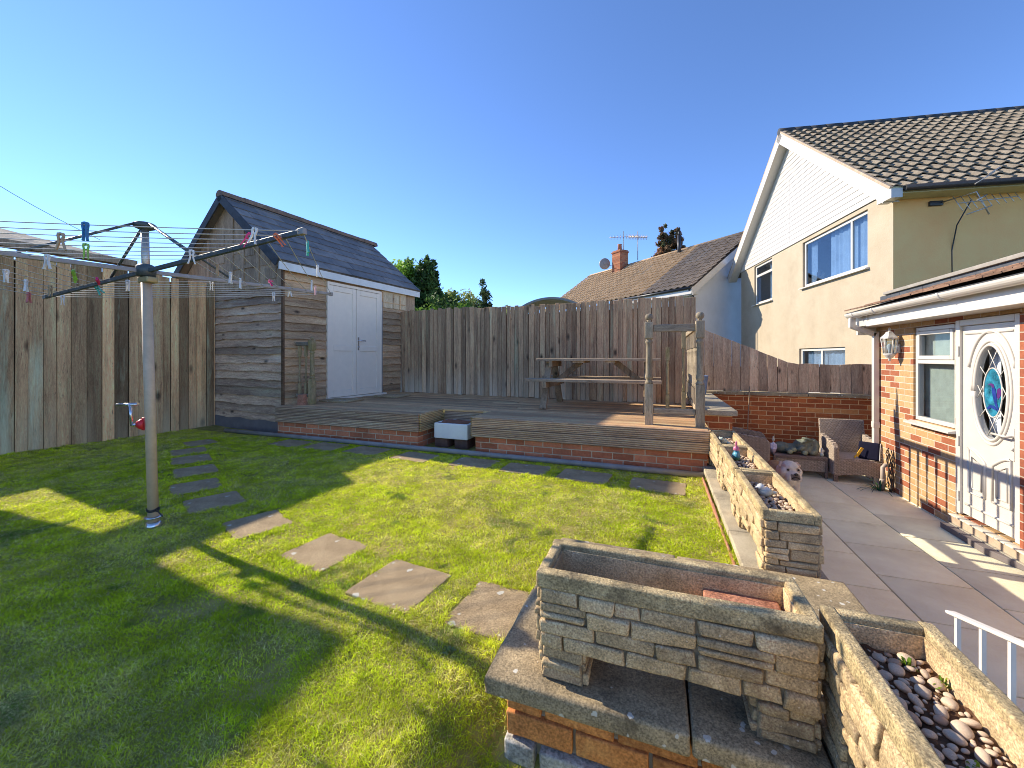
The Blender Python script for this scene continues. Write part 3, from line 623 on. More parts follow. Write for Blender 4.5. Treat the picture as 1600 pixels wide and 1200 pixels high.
# back fence (faces -Y)
f2 = thing('picket_fence', 'tall dark grey close-boarded fence behind the picnic table', 'fence', (-2.3, 6.98, 0.44))
mk('boards', boards_run((-5.22, 7.20), (0.53, 6.76), lambda: random.uniform(0.062, 0.118), lambda f: 0.44, lambda f: 2.17-0.045*f+0.012*math.sin(f*9), 0.018, 0.008, 0.018), M['fence_grey'], f2, bevel=0.006)
mk('backing', MB().bar((-5.22, 7.24, 1.22), (0.52, 6.80, 1.22), 0.008, 1.54), M['brown_trim'], f2)  # dark sheet added here too, for shaded gaps
for z_ in (0.75, 1.8): mk('rail', MB().bar((-5.22, 7.27, z_), (0.53, 6.83, z_), 0.04, 0.08), M['brown_trim'], f2)
# back wall with coping and sloped-top fence on it
bwl = thing('garden_wall', 'red brick garden wall with a thin concrete coping behind the wicker chairs', 'wall', (1.9, 7.75, -0.6))
mk('brickwork', MB().box(0.45, 3.3, 7.70, 7.92, -0.62, 0.55), M['brick_back'], bwl)
cp = MB(); x = 0.45
while x < 3.3: cp.bbox(x+0.003, min(x+0.9, 3.3)-0.003, 7.665, 7.95, 0.55, 0.60, 0.006); x += 0.9
mk('coping', cp, M['coping'], bwl)
def ztop(f):
    x = 0.47+f*(3.3-0.47)
    return 1.80 if x < 0.5 else (1.76-(x-0.55)*0.455 if x < 2.05 else 1.075+0.01*math.sin(x*9))
f3 = thing('sloped_fence', 'light brown board fence with a sloping top standing on the brick wall', 'fence', (1.9, 7.8, 0.60))
mk('boards', boards_run((0.47, 7.76), (3.3, 7.76), lambda: random.uniform(0.125, 0.15), lambda f: 0.602, ztop, 0.02, 0.004, 0.0), M['fence_light'], f3, bevel=0.003)
mk('backing', MB().box(0.5, 3.3, 7.788, 7.796, 0.62, 1.03), M['brown_trim'], f3)  # added sheet standing in for shade between the boards
mk('rail', MB().bar((0.47, 7.82, 0.75), (3.3, 7.82, 0.75), 0.04, 0.08), M['brown_trim'], f3)

# ------------------------------------------------------------------ neighbour's lean-to and an added shadow block on the left
nb = thing('lean_to_roof', 'felt covered lean-to roof with a timber eaves board showing above the left fence', 'outbuilding', (-8.2, 2.6, 0))
E0, E1 = Vector((-7.34, 1.5, 2.56)), Vector((-7.30, 3.66, 2.60)); T0, T1 = Vector((-8.75, 1.5, 3.13)), Vector((-8.62, 4.25, 2.86))
def slab(a, b, c, d, th_): 
    t = Vector((0, 0, -th_)); return MB().add([a, b, c, d, a+t, b+t, c+t, d+t], [(0, 1, 2, 3), (7, 6, 5, 4), (0, 4, 5, 1), (1, 5, 6, 2), (2, 6, 7, 3), (3, 7, 4, 0)])
mk('roof', slab(E0, E1, T1, T0, 0.05), M['felt'], nb)
mk('eaves_board', MB().bar(E0+Vector((0.012, 0, -0.02)), E1+Vector((0.012, 0, -0.02)), 0.02, 0.085), M['ply'], nb, bevel=0.003)
mk('soffit', slab(E0+Vector((-0.01, 0, -0.055)), E1+Vector((-0.01, 0, -0.055)), T1+Vector((0, 0, -0.06)), T0+Vector((0, 0, -0.06)), 0.03), M['brown_trim'], nb)
for y_ in (2.45, 4.1): mk('post', MB().box(-8.72, -8.63, y_-0.045, y_+0.045, -0.66, 2.72), M['leg_wood'], nb)
ng = thing('shadow_block', 'unseen plain block added to cast the large shadow on the lower left lawn', 'outbuilding', (-10, -2, -0.66))  # unseen block, added only to shade the lawn
mk('wall', MB().box(-12.5, -8.0, -7, 1.74, -0.66, 2.64), M['render_cream'], ng)
mk('upper_block', MB().box(-12.5, -8.0, -7, 2.16, 2.644, 3.68), M['render_cream'], ng)  # overhang shaped to follow the edge of the lawn shadow
mk('roof', MB().box(-12.6, -7.92, -7.1, 2.22, 3.684, 3.84), M['felt'], ng)

# ------------------------------------------------------------------ shed
SHA = -math.atan2(0.1064, 0.9943)
shed = thing('garden_shed', 'weathered timber garden shed with slate roof and white double doors', 'shed', (-5.47, 4.6, 0), SHA)
def lap_boards(mb, axis, a0, a1, z0, z1, face, hgt=0.132, thick=0.026, sgn=1, wav=0.014, seed=0):
    """waney-edge lap cladding: axis 'x' on plane y=face (faces -y) or axis 'y' on plane x=face (faces +x)"""
    z = z0; i = 0
    while z < z1-0.02:
        hb = min(hgt*random.uniform(0.9, 1.12), z1-z); n = max(4, int((a1-a0)/0.07)); P = []; se = seed+i*7.3
        for k in range(n+1):
            t = a0+(a1-a0)*k/n
            dz = wav*mnoise.noise(Vector((t*3.1, se, 0)))+0.5*wav*mnoise.noise(Vector((t*11, se, 3)))
            lo_, hi_ = z-0.022+dz, z+hb+0.01
            for (dd, zz) in ((0.004+thick+0.010, lo_), (0.004, hi_), (0.0, hi_), (0.0, lo_)):
                P.append((t, face-dd, zz) if axis == 'x' else (face+dd, t, zz))
        F = []
        for k in range(n):
            o = k*4
            for q in range(4): F.append((o+q, o+4+q, o+4+(q+1) % 4, o+(q+1) % 4))
        F += [(0, 1, 2, 3), (n*4+3, n*4+2, n*4+1, n*4)]
        mb.add(P, F); z += hb; i += 1
    return mb
L_ = dict(local=True)
mk('wall', MB().box(-2.9, -0.02, 0.02, 3.1, 0.0, 2.63), M['ply'], shed, **L_)
mk('gable_cladding', lap_boards(MB(), 'x', -2.3, -0.0, 0.20, 2.30, 0.02, seed=3, wav=0.02), M['clad_dark'], shed, **L_)
mk('plinth_board', MB().box(-2.2, -0.01, -0.012, 0.015, -0.02, 0.19), M['step_grey'], shed, **L_)
gp = MB().prism([(-2.9, -0.004, 2.302), (-0.0, -0.004, 2.302), (-0.0, -0.004, 2.60), (-1.45, -0.004, 3.90), (-2.9, -0.004, 2.60)], (0, 0.02, 0))
mk('gable_panel', gp, M['ply'], shed, **L_)
gbt = MB()
for x_, zt in ((-1.33, 3.72), (-0.62, 3.08), (-2.05, 3.25), (-1.02, 3.3)): gbt.box(x_-0.03, x_+0.03, -0.024, -0.005, 2.31, zt)
gbt.box(-1.29, -0.66, -0.020, -0.005, 2.66, 2.72)
for x_, z_ in ((-1.7, 2.9), (-1.2, 3.02), (-0.85, 2.95), (-0.3, 2.52), (-1.7, 3.2), (-0.45, 2.75)): gbt.box(x_-0.13, x_+0.13, -0.013, -0.0055, z_-0.09, z_+0.09)
mk('batten', gbt, M['ply'], shed, **L_)
dwl = lap_boards(MB(), 'y', 0.0, 0.765, 0.42, 2.56, -0.02, seed=50); mk('side_cladding', dwl, M['clad_warm'], shed, **L_)
dwl = lap_boards(MB(), 'y', 2.07, 2.78, 0.40, 2.18, -0.02, seed=90); mk('side_cladding', dwl, M['clad_warm'], shed, **L_)
mk('infill_panel', MB().box(-0.018, 0.0, 2.07, 2.78, 2.2, 2.56), M['ply_light'], shed, **L_)
ib = MB()
for y_ in (2.09, 2.40, 2.60): ib.box(0.001, 0.016, y_-0.015, y_+0.015, 2.2, 2.5)
ib.box(0.001, 0.010, 2.11, 2.76, 2.30, 2.318)
mk('batten', ib, M['clad_warm'], shed, **L_)
mk('corner_board', MB().box(-0.02, 0.028, -0.028, -0.0005, 0.4, 2.58), M['brown_trim'], shed, **L_)
mk('flashing_strip', MB().box(-0.01, 0.03, 2.045, 2.066, 0.42, 2.30), M['grey_pipe'], shed, **L_)
# white double doors
fr = MB().box(-0.03, 0.035, 0.772, 0.812, 0.48, 2.50).box(-0.03, 0.035, 2.0, 2.04, 0.48, 2.50).box(-0.03, 0.034, 0.812, 2.0, 2.45, 2.50)
dfr = mk('door_frame', fr, M['door_white'], shed, bevel=0.004, **L_)
mk('door_sill', MB().box(-0.02, 0.085, 0.76, 2.13, 0.438, 0.478), M['door_white'], shed, bevel=0.004, **L_)
for (ya, yb) in ((0.815, 1.40), (1.408, 1.997)):
    lf = MB(); x0, x1 = 0.0, 0.028; s_ = 0.085
    lf.box(x0, x1, ya, ya+s_, 0.485, 2.445).box(x0, x1, yb-s_, yb, 0.485, 2.445)
    for za, zb in ((0.485, 0.60), (1.30, 1.40), (2.35, 2.445)): lf.box(x0, x1-0.001, ya+s_, yb-s_, za, zb)
    leaf = mk('door_leaf', lf, M['door_white'], shed, bevel=0.005, **L_)
    pn = MB()
    for za, zb in ((0.60, 1.30), (1.40, 2.35)): pn.box(0.003, 0.014, ya+s_+0.001, yb-s_-0.001, za+0.001, zb-0.001)
    mk('door_panel', pn, M['door_white'], leaf, **L_)
    if ya > 1:
        hd = MB().box(0.029, 0.037, ya+0.025, ya+0.055, 1.32, 1.56)
        hd.tube([(0.03, ya+0.04, 1.50), (0.075, ya+0.04, 1.50), (0.08, ya+0.06, 1.50), (0.08, ya+0.17, 1.495)], 0.010)
        hd.tube([(0.03, ya+0.04, 1.38), (0.05, ya+0.04, 1.38)], 0.012)
        mk('handle', hd, M['steel'], leaf, **L_)
# roof
def slates(mb, o, u, s, nrm, L, S, gauge, wd, th_=0.009, jit=0.006):
    o = Vector(o); u = Vector(u).normalized(); s = Vector(s).normalized(); nrm = Vector(nrm).normalized()
    rows = int(S/gauge)
    for i in range(rows+1):
        st = i*gauge; ln = min(gauge*1.35, S-st)
        if ln < 0.03: continue
        x = -(wd/2 if i % 2 else 0)
        while x < L:
            xa, xb = max(0, x)+0.003, min(L, x+wd)-0.003
            if xb-xa > 0.02:
                lift = random.uniform(0, 0.004); dj = random.uniform(-jit, jit)
                A = o+u*xa+s*(st+dj)+nrm*(2*th_+lift); B = o+u*xb+s*(st+dj*0.5)+nrm*(2*th_+lift*0.6)
                Cc = o+u*xb+s*(st+ln)+nrm*th_*0.7; D = o+u*xa+s*(st+ln)+nrm*th_*0.7; k = nrm*-th_
                mb.add([A, B, Cc, D, A+k, B+k, Cc+k, D+k], [(0, 1, 2, 3), (7, 6, 5, 4), (0, 4, 5, 1), (1, 5, 6, 2), (2, 6, 7, 3), (3, 7, 4, 0)])
            x += wd
    return mb
ex, ez, rz = 0.09, 2.665, 3.93; run = ex+1.45; S = math.hypot(run, rz-ez)
for sg in (1, -1):
    xe = ex if sg > 0 else -2.9-ex
    s_ = Vector((-sg*run, 0, rz-ez)).normalized(); nr = Vector((sg*(rz-ez), 0, run)).normalized()
    o = Vector((xe, -0.13, ez))
    rb = MB().add([o+Vector((0, 0.0, 0)), o+Vector((0, 3.3, 0)), o+Vector((0, 3.3, 0))+s_*S, o+s_*S]+[q-nr*0.06 for q in (o, o+Vector((0, 3.3, 0)), o+Vector((0, 3.3, 0))+s_*S, o+s_*S)],
                  [(0, 1, 2, 3), (7, 6, 5, 4), (0, 4, 5, 1), (1, 5, 6, 2), (2, 6, 7, 3), (3, 7, 4, 0)])
    slates(rb, o+nr*0.002, (0, 1, 0), s_, nr, 3.3, S, 0.262, 0.46)
    mk('roof_slope', rb, M['slate'], shed, **L_)
    bb = MB().bar(o+Vector((0, -0.012, -0.07)), o+s_*S+Vector((0, -0.012, -0.07)), 0.022, 0.15, up=(0, 1, 0))
    bb = MB(); a_ = o+Vector((0, -0.024, 0)); b_ = a_+s_*S
    bb.add([a_+nr*0.02, b_+nr*0.02, b_-nr*0.11, a_-nr*0.11]+[q+Vector((0, 0.022, 0)) for q in (a_+nr*0.02, b_+nr*0.02, b_-nr*0.11, a_-nr*0.11)], [(0, 1, 2, 3), (7, 6, 5, 4), (0, 4, 5, 1), (1, 5, 6, 2), (2, 6, 7, 3), (3, 7, 4, 0)])
    mk('bargeboard', bb, M['dark_edge'], shed, **L_)
rt = MB(); y_ = -0.16
while y_ < 3.15:
    r_ = random.uniform(0.078, 0.088); pts = []
    P = []; F = []; n = 10
    for yy in (y_, y_+0.40):
        for k in range(n+1):
            t = math.pi*(k/n)*1.16-math.pi*0.08; P.append((-1.45+r_*1.15*math.cos(t), yy, 3.915+r_*math.sin(t)))
    for k in range(n): F.append((k, k+1, n+2+k, n+1+k))
    F.append(tuple(range(n+1))); F.append(tuple(range(n+1, 2*n+2))[::-1]); rt.add(P, F); y_ += 0.385
mk('ridge_tile', rt, M['ridge_tile'], shed, **L_)
mk('eaves_fascia', MB().box(0.055, 0.078, -0.12, 3.16, 2.53, 2.665), M['white_paint'], shed, bevel=0.003, **L_)
mk('eaves_soffit', MB().box(-0.015, 0.054, -0.1, 3.15, 2.562, 2.58), M['brown_trim'], shed, **L_)

# ------------------------------------------------------------------ deck
DZ = 0.45
deck = thing('timber_deck', 'raised grey timber deck with grooved fascia boards on a low red brick plinth', 'deck', (-2.5, 5.5, 0))
db = MB(); yy = 4.47; NX0, NX1, NY = -2.93, -2.165, 5.052
def shed_x(y): return -5.45+0.107*(y-4.6)
while yy < 7.2:
    y1 = yy+0.14; segs = [(shed_x(yy)+0.02, 0.47)]
    if yy < NY-0.01: segs = [(shed_x(yy)+0.02, NX0), (NX1, 0.47)]
    for xa, xb in segs:
        cuts = [xa]
        if xb-xa > 3.2: cuts.append(xa+(xb-xa)*random.uniform(0.35, 0.65))
        cuts.append(xb)
        for q in range(len(cuts)-1):
            ya, yb = yy, y1
            dz = random.uniform(-0.002, 0.002)
            db.box(cuts[q]+0.002, cuts[q+1]-0.002, ya, yb, DZ-0.026+dz, DZ+dz)
    yy += 0.146
mk('deck_board', db, M['deck'], deck, bevel=0.003)
fa = MB()
for xa, xb in ((-5.45, NX0), (NX1, 0.476)):
    fa.box(xa, xb, 4.440, 4.466, 0.332, 0.447).box(xa, xb, 4.437, 4.466, 0.214, 0.328)
fa.box(NX0+0.03, NX1-0.03, NY+0.01, NY+0.03, 0.06, 0.42)
mk('fascia_board', fa, M['fascia'], deck, bevel=0.004)
for q in (((NX0+0.001, NX0+0.026, 4.466, NY), (0.214, 0.331)), ((NX1-0.026, NX1-0.001, 4.466, NY), (0.214, 0.331)), ((0.472, 0.494, 4.466, 5.19), (0.214, 0.331))):
    fs = MB()
    for z_ in q[1]: fs.box(*q[0], z_, z_+0.114)
    mk('end_fascia', fs, M['fascia_side'], deck, bevel=0.004)
pl = MB().box(-5.44, NX0-0.03, 4.475, 4.60, -0.1, 0.23).box(NX1+0.04, 0.455, 4.475, 4.60, -0.1, 0.23)
mk('brick_plinth', pl, M['brick_deck'], deck)
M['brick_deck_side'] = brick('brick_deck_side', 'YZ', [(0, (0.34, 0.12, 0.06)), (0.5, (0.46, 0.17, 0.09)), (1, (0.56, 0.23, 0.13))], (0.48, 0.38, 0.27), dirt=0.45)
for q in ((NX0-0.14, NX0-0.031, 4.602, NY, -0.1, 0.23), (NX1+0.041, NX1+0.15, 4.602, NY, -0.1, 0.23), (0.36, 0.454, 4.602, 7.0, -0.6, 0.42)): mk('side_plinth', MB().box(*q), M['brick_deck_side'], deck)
slab_m = MB().bbox(-5.28, -4.75, 5.1, 5.55, DZ+0.003, DZ+0.03, 0.006)
solo('doorstep_slab', slab_m, M['stone_slab'], 'flat paving slab lying on the deck in front of the white double doors', 'paving slab', (-5.0, 5.3, DZ), 'loose slabs on the deck')
slab_m = MB().bbox(-4.95, -4.45, 6.05, 6.5, DZ+0.003, DZ+0.028, 0.006)
solo('doorstep_slab', slab_m, M['stone_slab'], 'second flat slab on the deck, right of the white double doors', 'paving slab', (-4.7, 6.3, DZ), 'loose slabs on the deck')
# ledge right of the deck
lg = thing('brick_ledge', 'brick ledge with a pale slatted slab top beside the deck balustrade', 'ledge', (0.66, 6.4, -0.55))
mk('brickwork', MB().box(0.50, 0.80, 5.26, 7.69, -0.6, 0.505), M['brick_back'], lg)
lt = MB(); y_ = 5.2
while y_ < 7.6: lt.bbox(0.46, 0.845, y_+0.002, y_+0.128, 0.51, 0.57, 0.005); y_ += 0.13
mk('slab_top', lt, M['coping_light'], lg)
# drain pipe
dp = MB().tube([(-6.45, 4.38, 0.03), (-4.5, 4.37, 0.034), (-2.5, 4.365, 0.03), (-0.6, 4.35, 0.03), (0.42, 4.34, 0.026)], 0.031, 12)
solo('ground_pipe', dp, M['grey_pipe'], 'long grey plastic pipe lying on the grass along the foot of the deck plinth', 'pipe', (-2.5, 4.38, 0))
ks = MB(); x_ = -2.0
while x_ < 0.4: ks.bbox(x_, x_+0.58, 4.405, 4.47, -0.05, 0.03, 0.006, jit=0.003); x_ += 0.6
o = mk('kerb_strip', ks, M['coping'], None); tag(o, None, None, None, 'structure')
# butler sink on bricks
sk = thing('ceramic_sink', 'old white ceramic butler sink planter filled with rusty soil in the gap of the deck', 'sink', (-2.545, 4.78, 0.12))
X0, X1, Y0, Y1, Z0, Z1 = -2.79, -2.30, 4.60, 4.95, 0.125, 0.325
sm = MB(); t_ = 0.035
sm.bbox(X0, X1, Y0, Y0+t_, Z0, Z1, 0.012, seg=3).bbox(X0, X1, Y1-t_, Y1, Z0, Z1, 0.012, seg=3).bbox(X0, X0+t_, Y0+0.01, Y1-0.01, Z0+0.001, Z1-0.001, 0.012, seg=3).bbox(X1-t_, X1, Y0+0.01, Y1-0.01, Z0+0.001, Z1-0.001, 0.012, seg=3).box(X0+0.02, X1-0.02, Y0+0.02, Y1-0.02, Z0+0.003, Z0+0.03)
mk('basin', sm, M['ceramic'], sk)
def rough_sheet(x0, x1, y0, y1, z, amp, nx=14, ny=10, sd=0):
    P = []; F = []
    for j in range(ny+1):
        for i in range(nx+1):
            x = x0+(x1-x0)*i/nx; y = y0+(y1-y0)*j/ny
            P.append((x, y, z+amp*mnoise.noise(Vector((x*14+sd, y*14, sd)))+amp*0.6*mnoise.noise(Vector((x*40+sd, y*40, sd)))))
    for j in range(ny):
        for i in range(nx):
            a = j*(nx+1)+i; F.append((a, a+1, a+nx+2, a+nx+1))
    return MB().add(P, F, True)
mk('soil', rough_sheet(X0+0.03, X1-0.03, Y0+0.03, Y1-0.03, 0.325, 0.012), M['rust_soil'], sk)
for k, x_ in enumerate((-2.71, -2.42)):
    b_ = MB().bbox(x_-0.09, x_+0.10, 4.64, 4.86, -0.005, 0.121, 0.006, jit=0.003)
    solo('support_block', b_, M['brick_shaded'], ('left' if k == 0 else 'right')+' brick block under the white sink, shade painted into its colour', 'brick', (x_, 4.75, 0), 'bricks holding up the sink')

# ------------------------------------------------------------------ balustrade
bal = thing('deck_balustrade', 'turned timber balustrade with two ball-topped newel posts at the right end of the deck', 'balustrade', (0.15, 4.66, DZ))
def newel(x, y, z0, zt, w_, parent, m, ball=True):
    h = zt-z0; mb = MB(); w2 = w_/2
    mb.bbox(x-w2, x+w2, y-w2, y+w2, z0, z0+h*0.40, 0.006)
    mb.lathe((x, y, z0), [(w2*0.95, h*0.40), (w2*1.0, h*0.415), (w2*0.72, h*0.425), (w2*0.72, h*0.44), (w2*0.95, h*0.455), (w2*0.98, h*0.47), (w2*0.80, h*0.50), (w2*0.78, h*0.60), (w2*0.70, h*0.76), (w2*0.66, h*0.785), (w2*0.92, h*0.80), (w2*0.9, h*0.815), (w2*0.68, h*0.825), (w2*0.85, h*0.84)], 18)
    mb.bbox(x-w2, x+w2, y-w2, y+w2, z0+h*0.838, z0+h*1.0, 0.008)
    o = mk('newel_post', mb, m, parent)
    if ball:
        b = MB().lathe((x, y, z0+h), [(w2*0.5, 0.0), (w2*0.45, 0.012), (w2*0.6, 0.022)], 14); b.ell((x, y, z0+h+0.055), (0.043, 0.043, 0.041), None, 3)
        mk('ball_finial', b, m, o)
    return o
def spindle(x, y, z0, z1, w_, sq0=0.22, sq1=0.22):
    h = z1-z0; w2 = w_/2; mb = MB()
    mb.box(x-w2, x+w2, y-w2, y+w2, z0, z0+h*sq0)
    mb.lathe((x, y, z0), [(w2*0.8, h*sq0), (w2*0.6, h*(sq0+0.02)), (w2*1.0, h*(sq0+0.035)), (w2*0.6, h*(sq0+0.055)), (w2*0.85, h*(sq0+0.12)), (w2*0.55, h*0.5), (w2*0.8, h*(1-sq1-0.12)), (w2*0.6, h*(1-sq1-0.055)), (w2*1.0, h*(1-sq1-0.035)), (w2*0.6, h*(1-sq1-0.02)), (w2*0.8, h*(1-sq1))], 10)
    mb.box(x-w2, x+w2, y-w2, y+w2, z1-h*sq1, z1)
    return mb
NPX, NPY = 0.405, 4.66
newel(-0.105, NPY, 0.447, 1.575, 0.088, bal, M['rail_wood'])
newel(NPX, NPY, 0.447, 1.575, 0.088, bal, M['rail_wood'])
mk('top_rail', MB().bbox(-0.06, NPX-0.045, NPY-0.022, NPY+0.022, 1.465, 1.545, 0.008), M['rail_x'], bal)
mk('bottom_rail', MB().bbox(-0.06, NPX-0.045, NPY-0.022, NPY+0.022, 0.575, 0.635, 0.006), M['rail_x'], bal)
for x_ in (0.085, 0.245): mk('spindle', spindle(x_, NPY, 0.636, 1.30 if x_ < 0.2 else 1.464, 0.040), M['old_rail'], bal)
mk('top_rail', MB().bbox(NPX-0.04, NPX+0.04, NPY+0.045, 6.72, 1.49, 1.55, 0.012), M['rail_y'], bal)
mk('bottom_rail', MB().bbox(NPX-0.022, NPX+0.022, NPY+0.045, 6.72, 0.575, 0.635, 0.006), M['rail_y'], bal)
y_ = 4.86
while y_ < 6.65: mk('spindle', spindle(NPX, y_, 0.636, 1.489, 0.042), M['rail_wood'], bal); y_ += 0.165
# leftover balustrade beside the shed
ob = thing('old_balustrade', 'mossy leftover balustrade piece with one newel post against the shed wall', 'balustrade', (-5.3, 4.85, DZ))
newel(-5.10, 4.80, 0.447, 1.46, 0.085, ob, M['old_rail'], ball=False)
bb_ = MB().lathe((-5.10, 4.80, 1.46), [(0.02, 0), (0.03, 0.03), (0.012, 0.05)], 10); mk('broken_finial', bb_, M['old_rail'], ob)
mk('top_rail', MB().bbox(-5.42, -5.145, 4.77, 4.83, 1.37, 1.43, 0.01), M['rail_x'], ob)
mk('bottom_rail', MB().bbox(-5.42, -5.145, 4.78, 4.82, 0.56, 0.61, 0.006), M['rail_x'], ob)
for x_ in (-5.36, -5.225): mk('spindle', spindle(x_, 4.80, 0.612, 1.369, 0.040), M['old_rail'], ob)
solo('terracotta_shard', MB().bbox(-5.24, -5.15, 4.66, 4.74, DZ+0.002, DZ+0.15, 0.006, jit=0.015), M['brick_loose'], 'broken terracotta piece leaning at the foot of the old balustrade', 'brick', (-5.2, 4.7, DZ))

# ------------------------------------------------------------------ picnic table
pt = thing('picnic_table', 'weathered wooden picnic table with attached benches in front of the back fence', 'picnic table', (-0.87, 6.0, DZ))
for k in range(5):
    y_ = 5.72+k*0.13; tb = MB().bbox(-1.72, 0.02, y_, y_+0.122, 1.135, 1.172, 0.005, jit=0.001); mk('tabletop_board', tb, M['table_wood'], pt)
for y_ in (5.40, 6.32): mk('bench', MB().bbox(-1.80, 0.03, y_, y_+0.105, 0.845, 0.885, 0.005).bbox(-1.80, 0.03, y_+0.115, y_+0.22, 0.845, 0.885, 0.005), M['table_wood'], pt)
for x_ in (-1.55, -0.15):
    for sg, yb, yt in ((-1, 5.48, 5.86), (1, 6.52, 6.12)): mk('leg', MB().bar((x_, yb, 0.45), (x_, yt, 1.11), 0.045, 0.095, up=(1, 0, 0)).xf(Matrix.Identity(4)), M['leg_wood'], pt, bevel=0.003)
    mk('cross_beam', MB().bar((x_+0.046, 5.40, 0.80), (x_+0.046, 6.54, 0.80), 0.044, 0.085), M['leg_wood'], pt, bevel=0.003)
    mk('cross_beam', MB().bar((x_+0.046, 5.72, 1.09), (x_+0.046, 6.35, 1.09), 0.044, 0.085), M['leg_wood'], pt, bevel=0.003)
mk('brace', MB().bar((-1.50, 6.0, 0.80), (-1.10, 6.0, 1.12), 0.045, 0.08), M['leg_wood'], pt, bevel=0.003)
mk('brace', MB().bar((-0.20, 6.0, 0.80), (-0.60, 6.0, 1.12), 0.045, 0.08), M['leg_wood'], pt, bevel=0.003)
mk('batten', MB().box(-1.18, -1.02, 5.74, 6.34, 1.105, 1.134).box(-0.72, -0.58, 5.74, 6.34, 1.105, 1.134), M['leg_wood'], pt)

# ------------------------------------------------------------------ retaining wall, coping, planters
rw = thing('retaining_wall', 'low brick retaining wall with lichen spotted concrete coping slabs carrying the stone planters', 'wall', (0.3, 1.7, -0.6))
CT = 0.155
mk('backing', MB().box(-0.455, 0.76, 1.262, 2.18, -0.62, 0.085).box(0.42, 0.76, 0.2, 1.275, -0.62, 0.084).box(0.455, 0.765, 2.18, 4.62, -0.62, 0.04), M['mortar'], rw)
bk = MB()
for row, (zb, zt) in enumerate(((0.028, 0.092), (-0.058, 0.018))):
    x = -0.475-(0.10 if row == 0 else 0.0)
    while x < 0.42:
        xa, xb = max(-0.475, x), min(0.45, x+0.218)
        if xb-xa > 0.03: bk.bbox(xa, xb, 1.240, 1.345, zb, zt, 0.005, jit=0.0025, nz=0.0025)
        x += 0.229
    y = 1.46 if row == 0 else 1.352
    if row == 0: bk.bbox(-0.475, -0.37, 1.351, 1.452, zb, zt, 0.005, jit=0.0025)
    while y < 2.18: bk.bbox(-0.475, -0.375, y, min(y+0.218, 2.19), zb, zt, 0.005, jit=0.0025); y += 0.229
mk('brick_course', bk, M['brick_big'], rw)
cbk = MB(); x = -0.482
for wd in (0.12, 0.42, 0.42): cbk.bbox(x, x+wd-0.014, 1.228, 1.34, -0.24, -0.068, 0.008, jit=0.004, nz=0.003); x += wd
mk('footing_block', cbk, M['concrete_block'], rw)
mk('patio_face', MB().box(0.762, 0.775, 0.2, 4.62, -0.6, 0.04), M['brick_buff'], rw)
for (x0, x1, y0, y1) in ((-0.535, 0.078, 1.195, 1.72), (0.086, 0.415, 1.195, 1.72), (-0.53, 0.078, 1.728, 2.262), (0.086, 0.80, 1.728, 2.26), (0.422, 0.80, 1.20, 1.72), (0.418, 0.80, 0.60, 1.192), (0.418, 0.80, 0.1, 0.592)):
    mk('coping_slab', MB().bbox(x0, x1, y0, y1, 0.09, CT, 0.012, jit=0.003, seg=3, nz=0.004), M['coping'], rw)
y_ = 2.268
for ln in (0.60, 0.60, 0.60, 0.55): mk('coping_slab', MB().bbox(0.412, 0.79, y_, y_+ln-0.008, 0.045, 0.09, 0.008, jit=0.002), M['coping_light'], rw); y_ += ln
edge_ = MB(); y_ = 2.30
while y_ < 4.3: edge_.bbox(0.393, 0.411, y_, y_+0.42, -0.05, 0.018, 0.006, jit=0.003); y_ += 0.43
mk('edging', edge_, M['brick_loose'], rw)

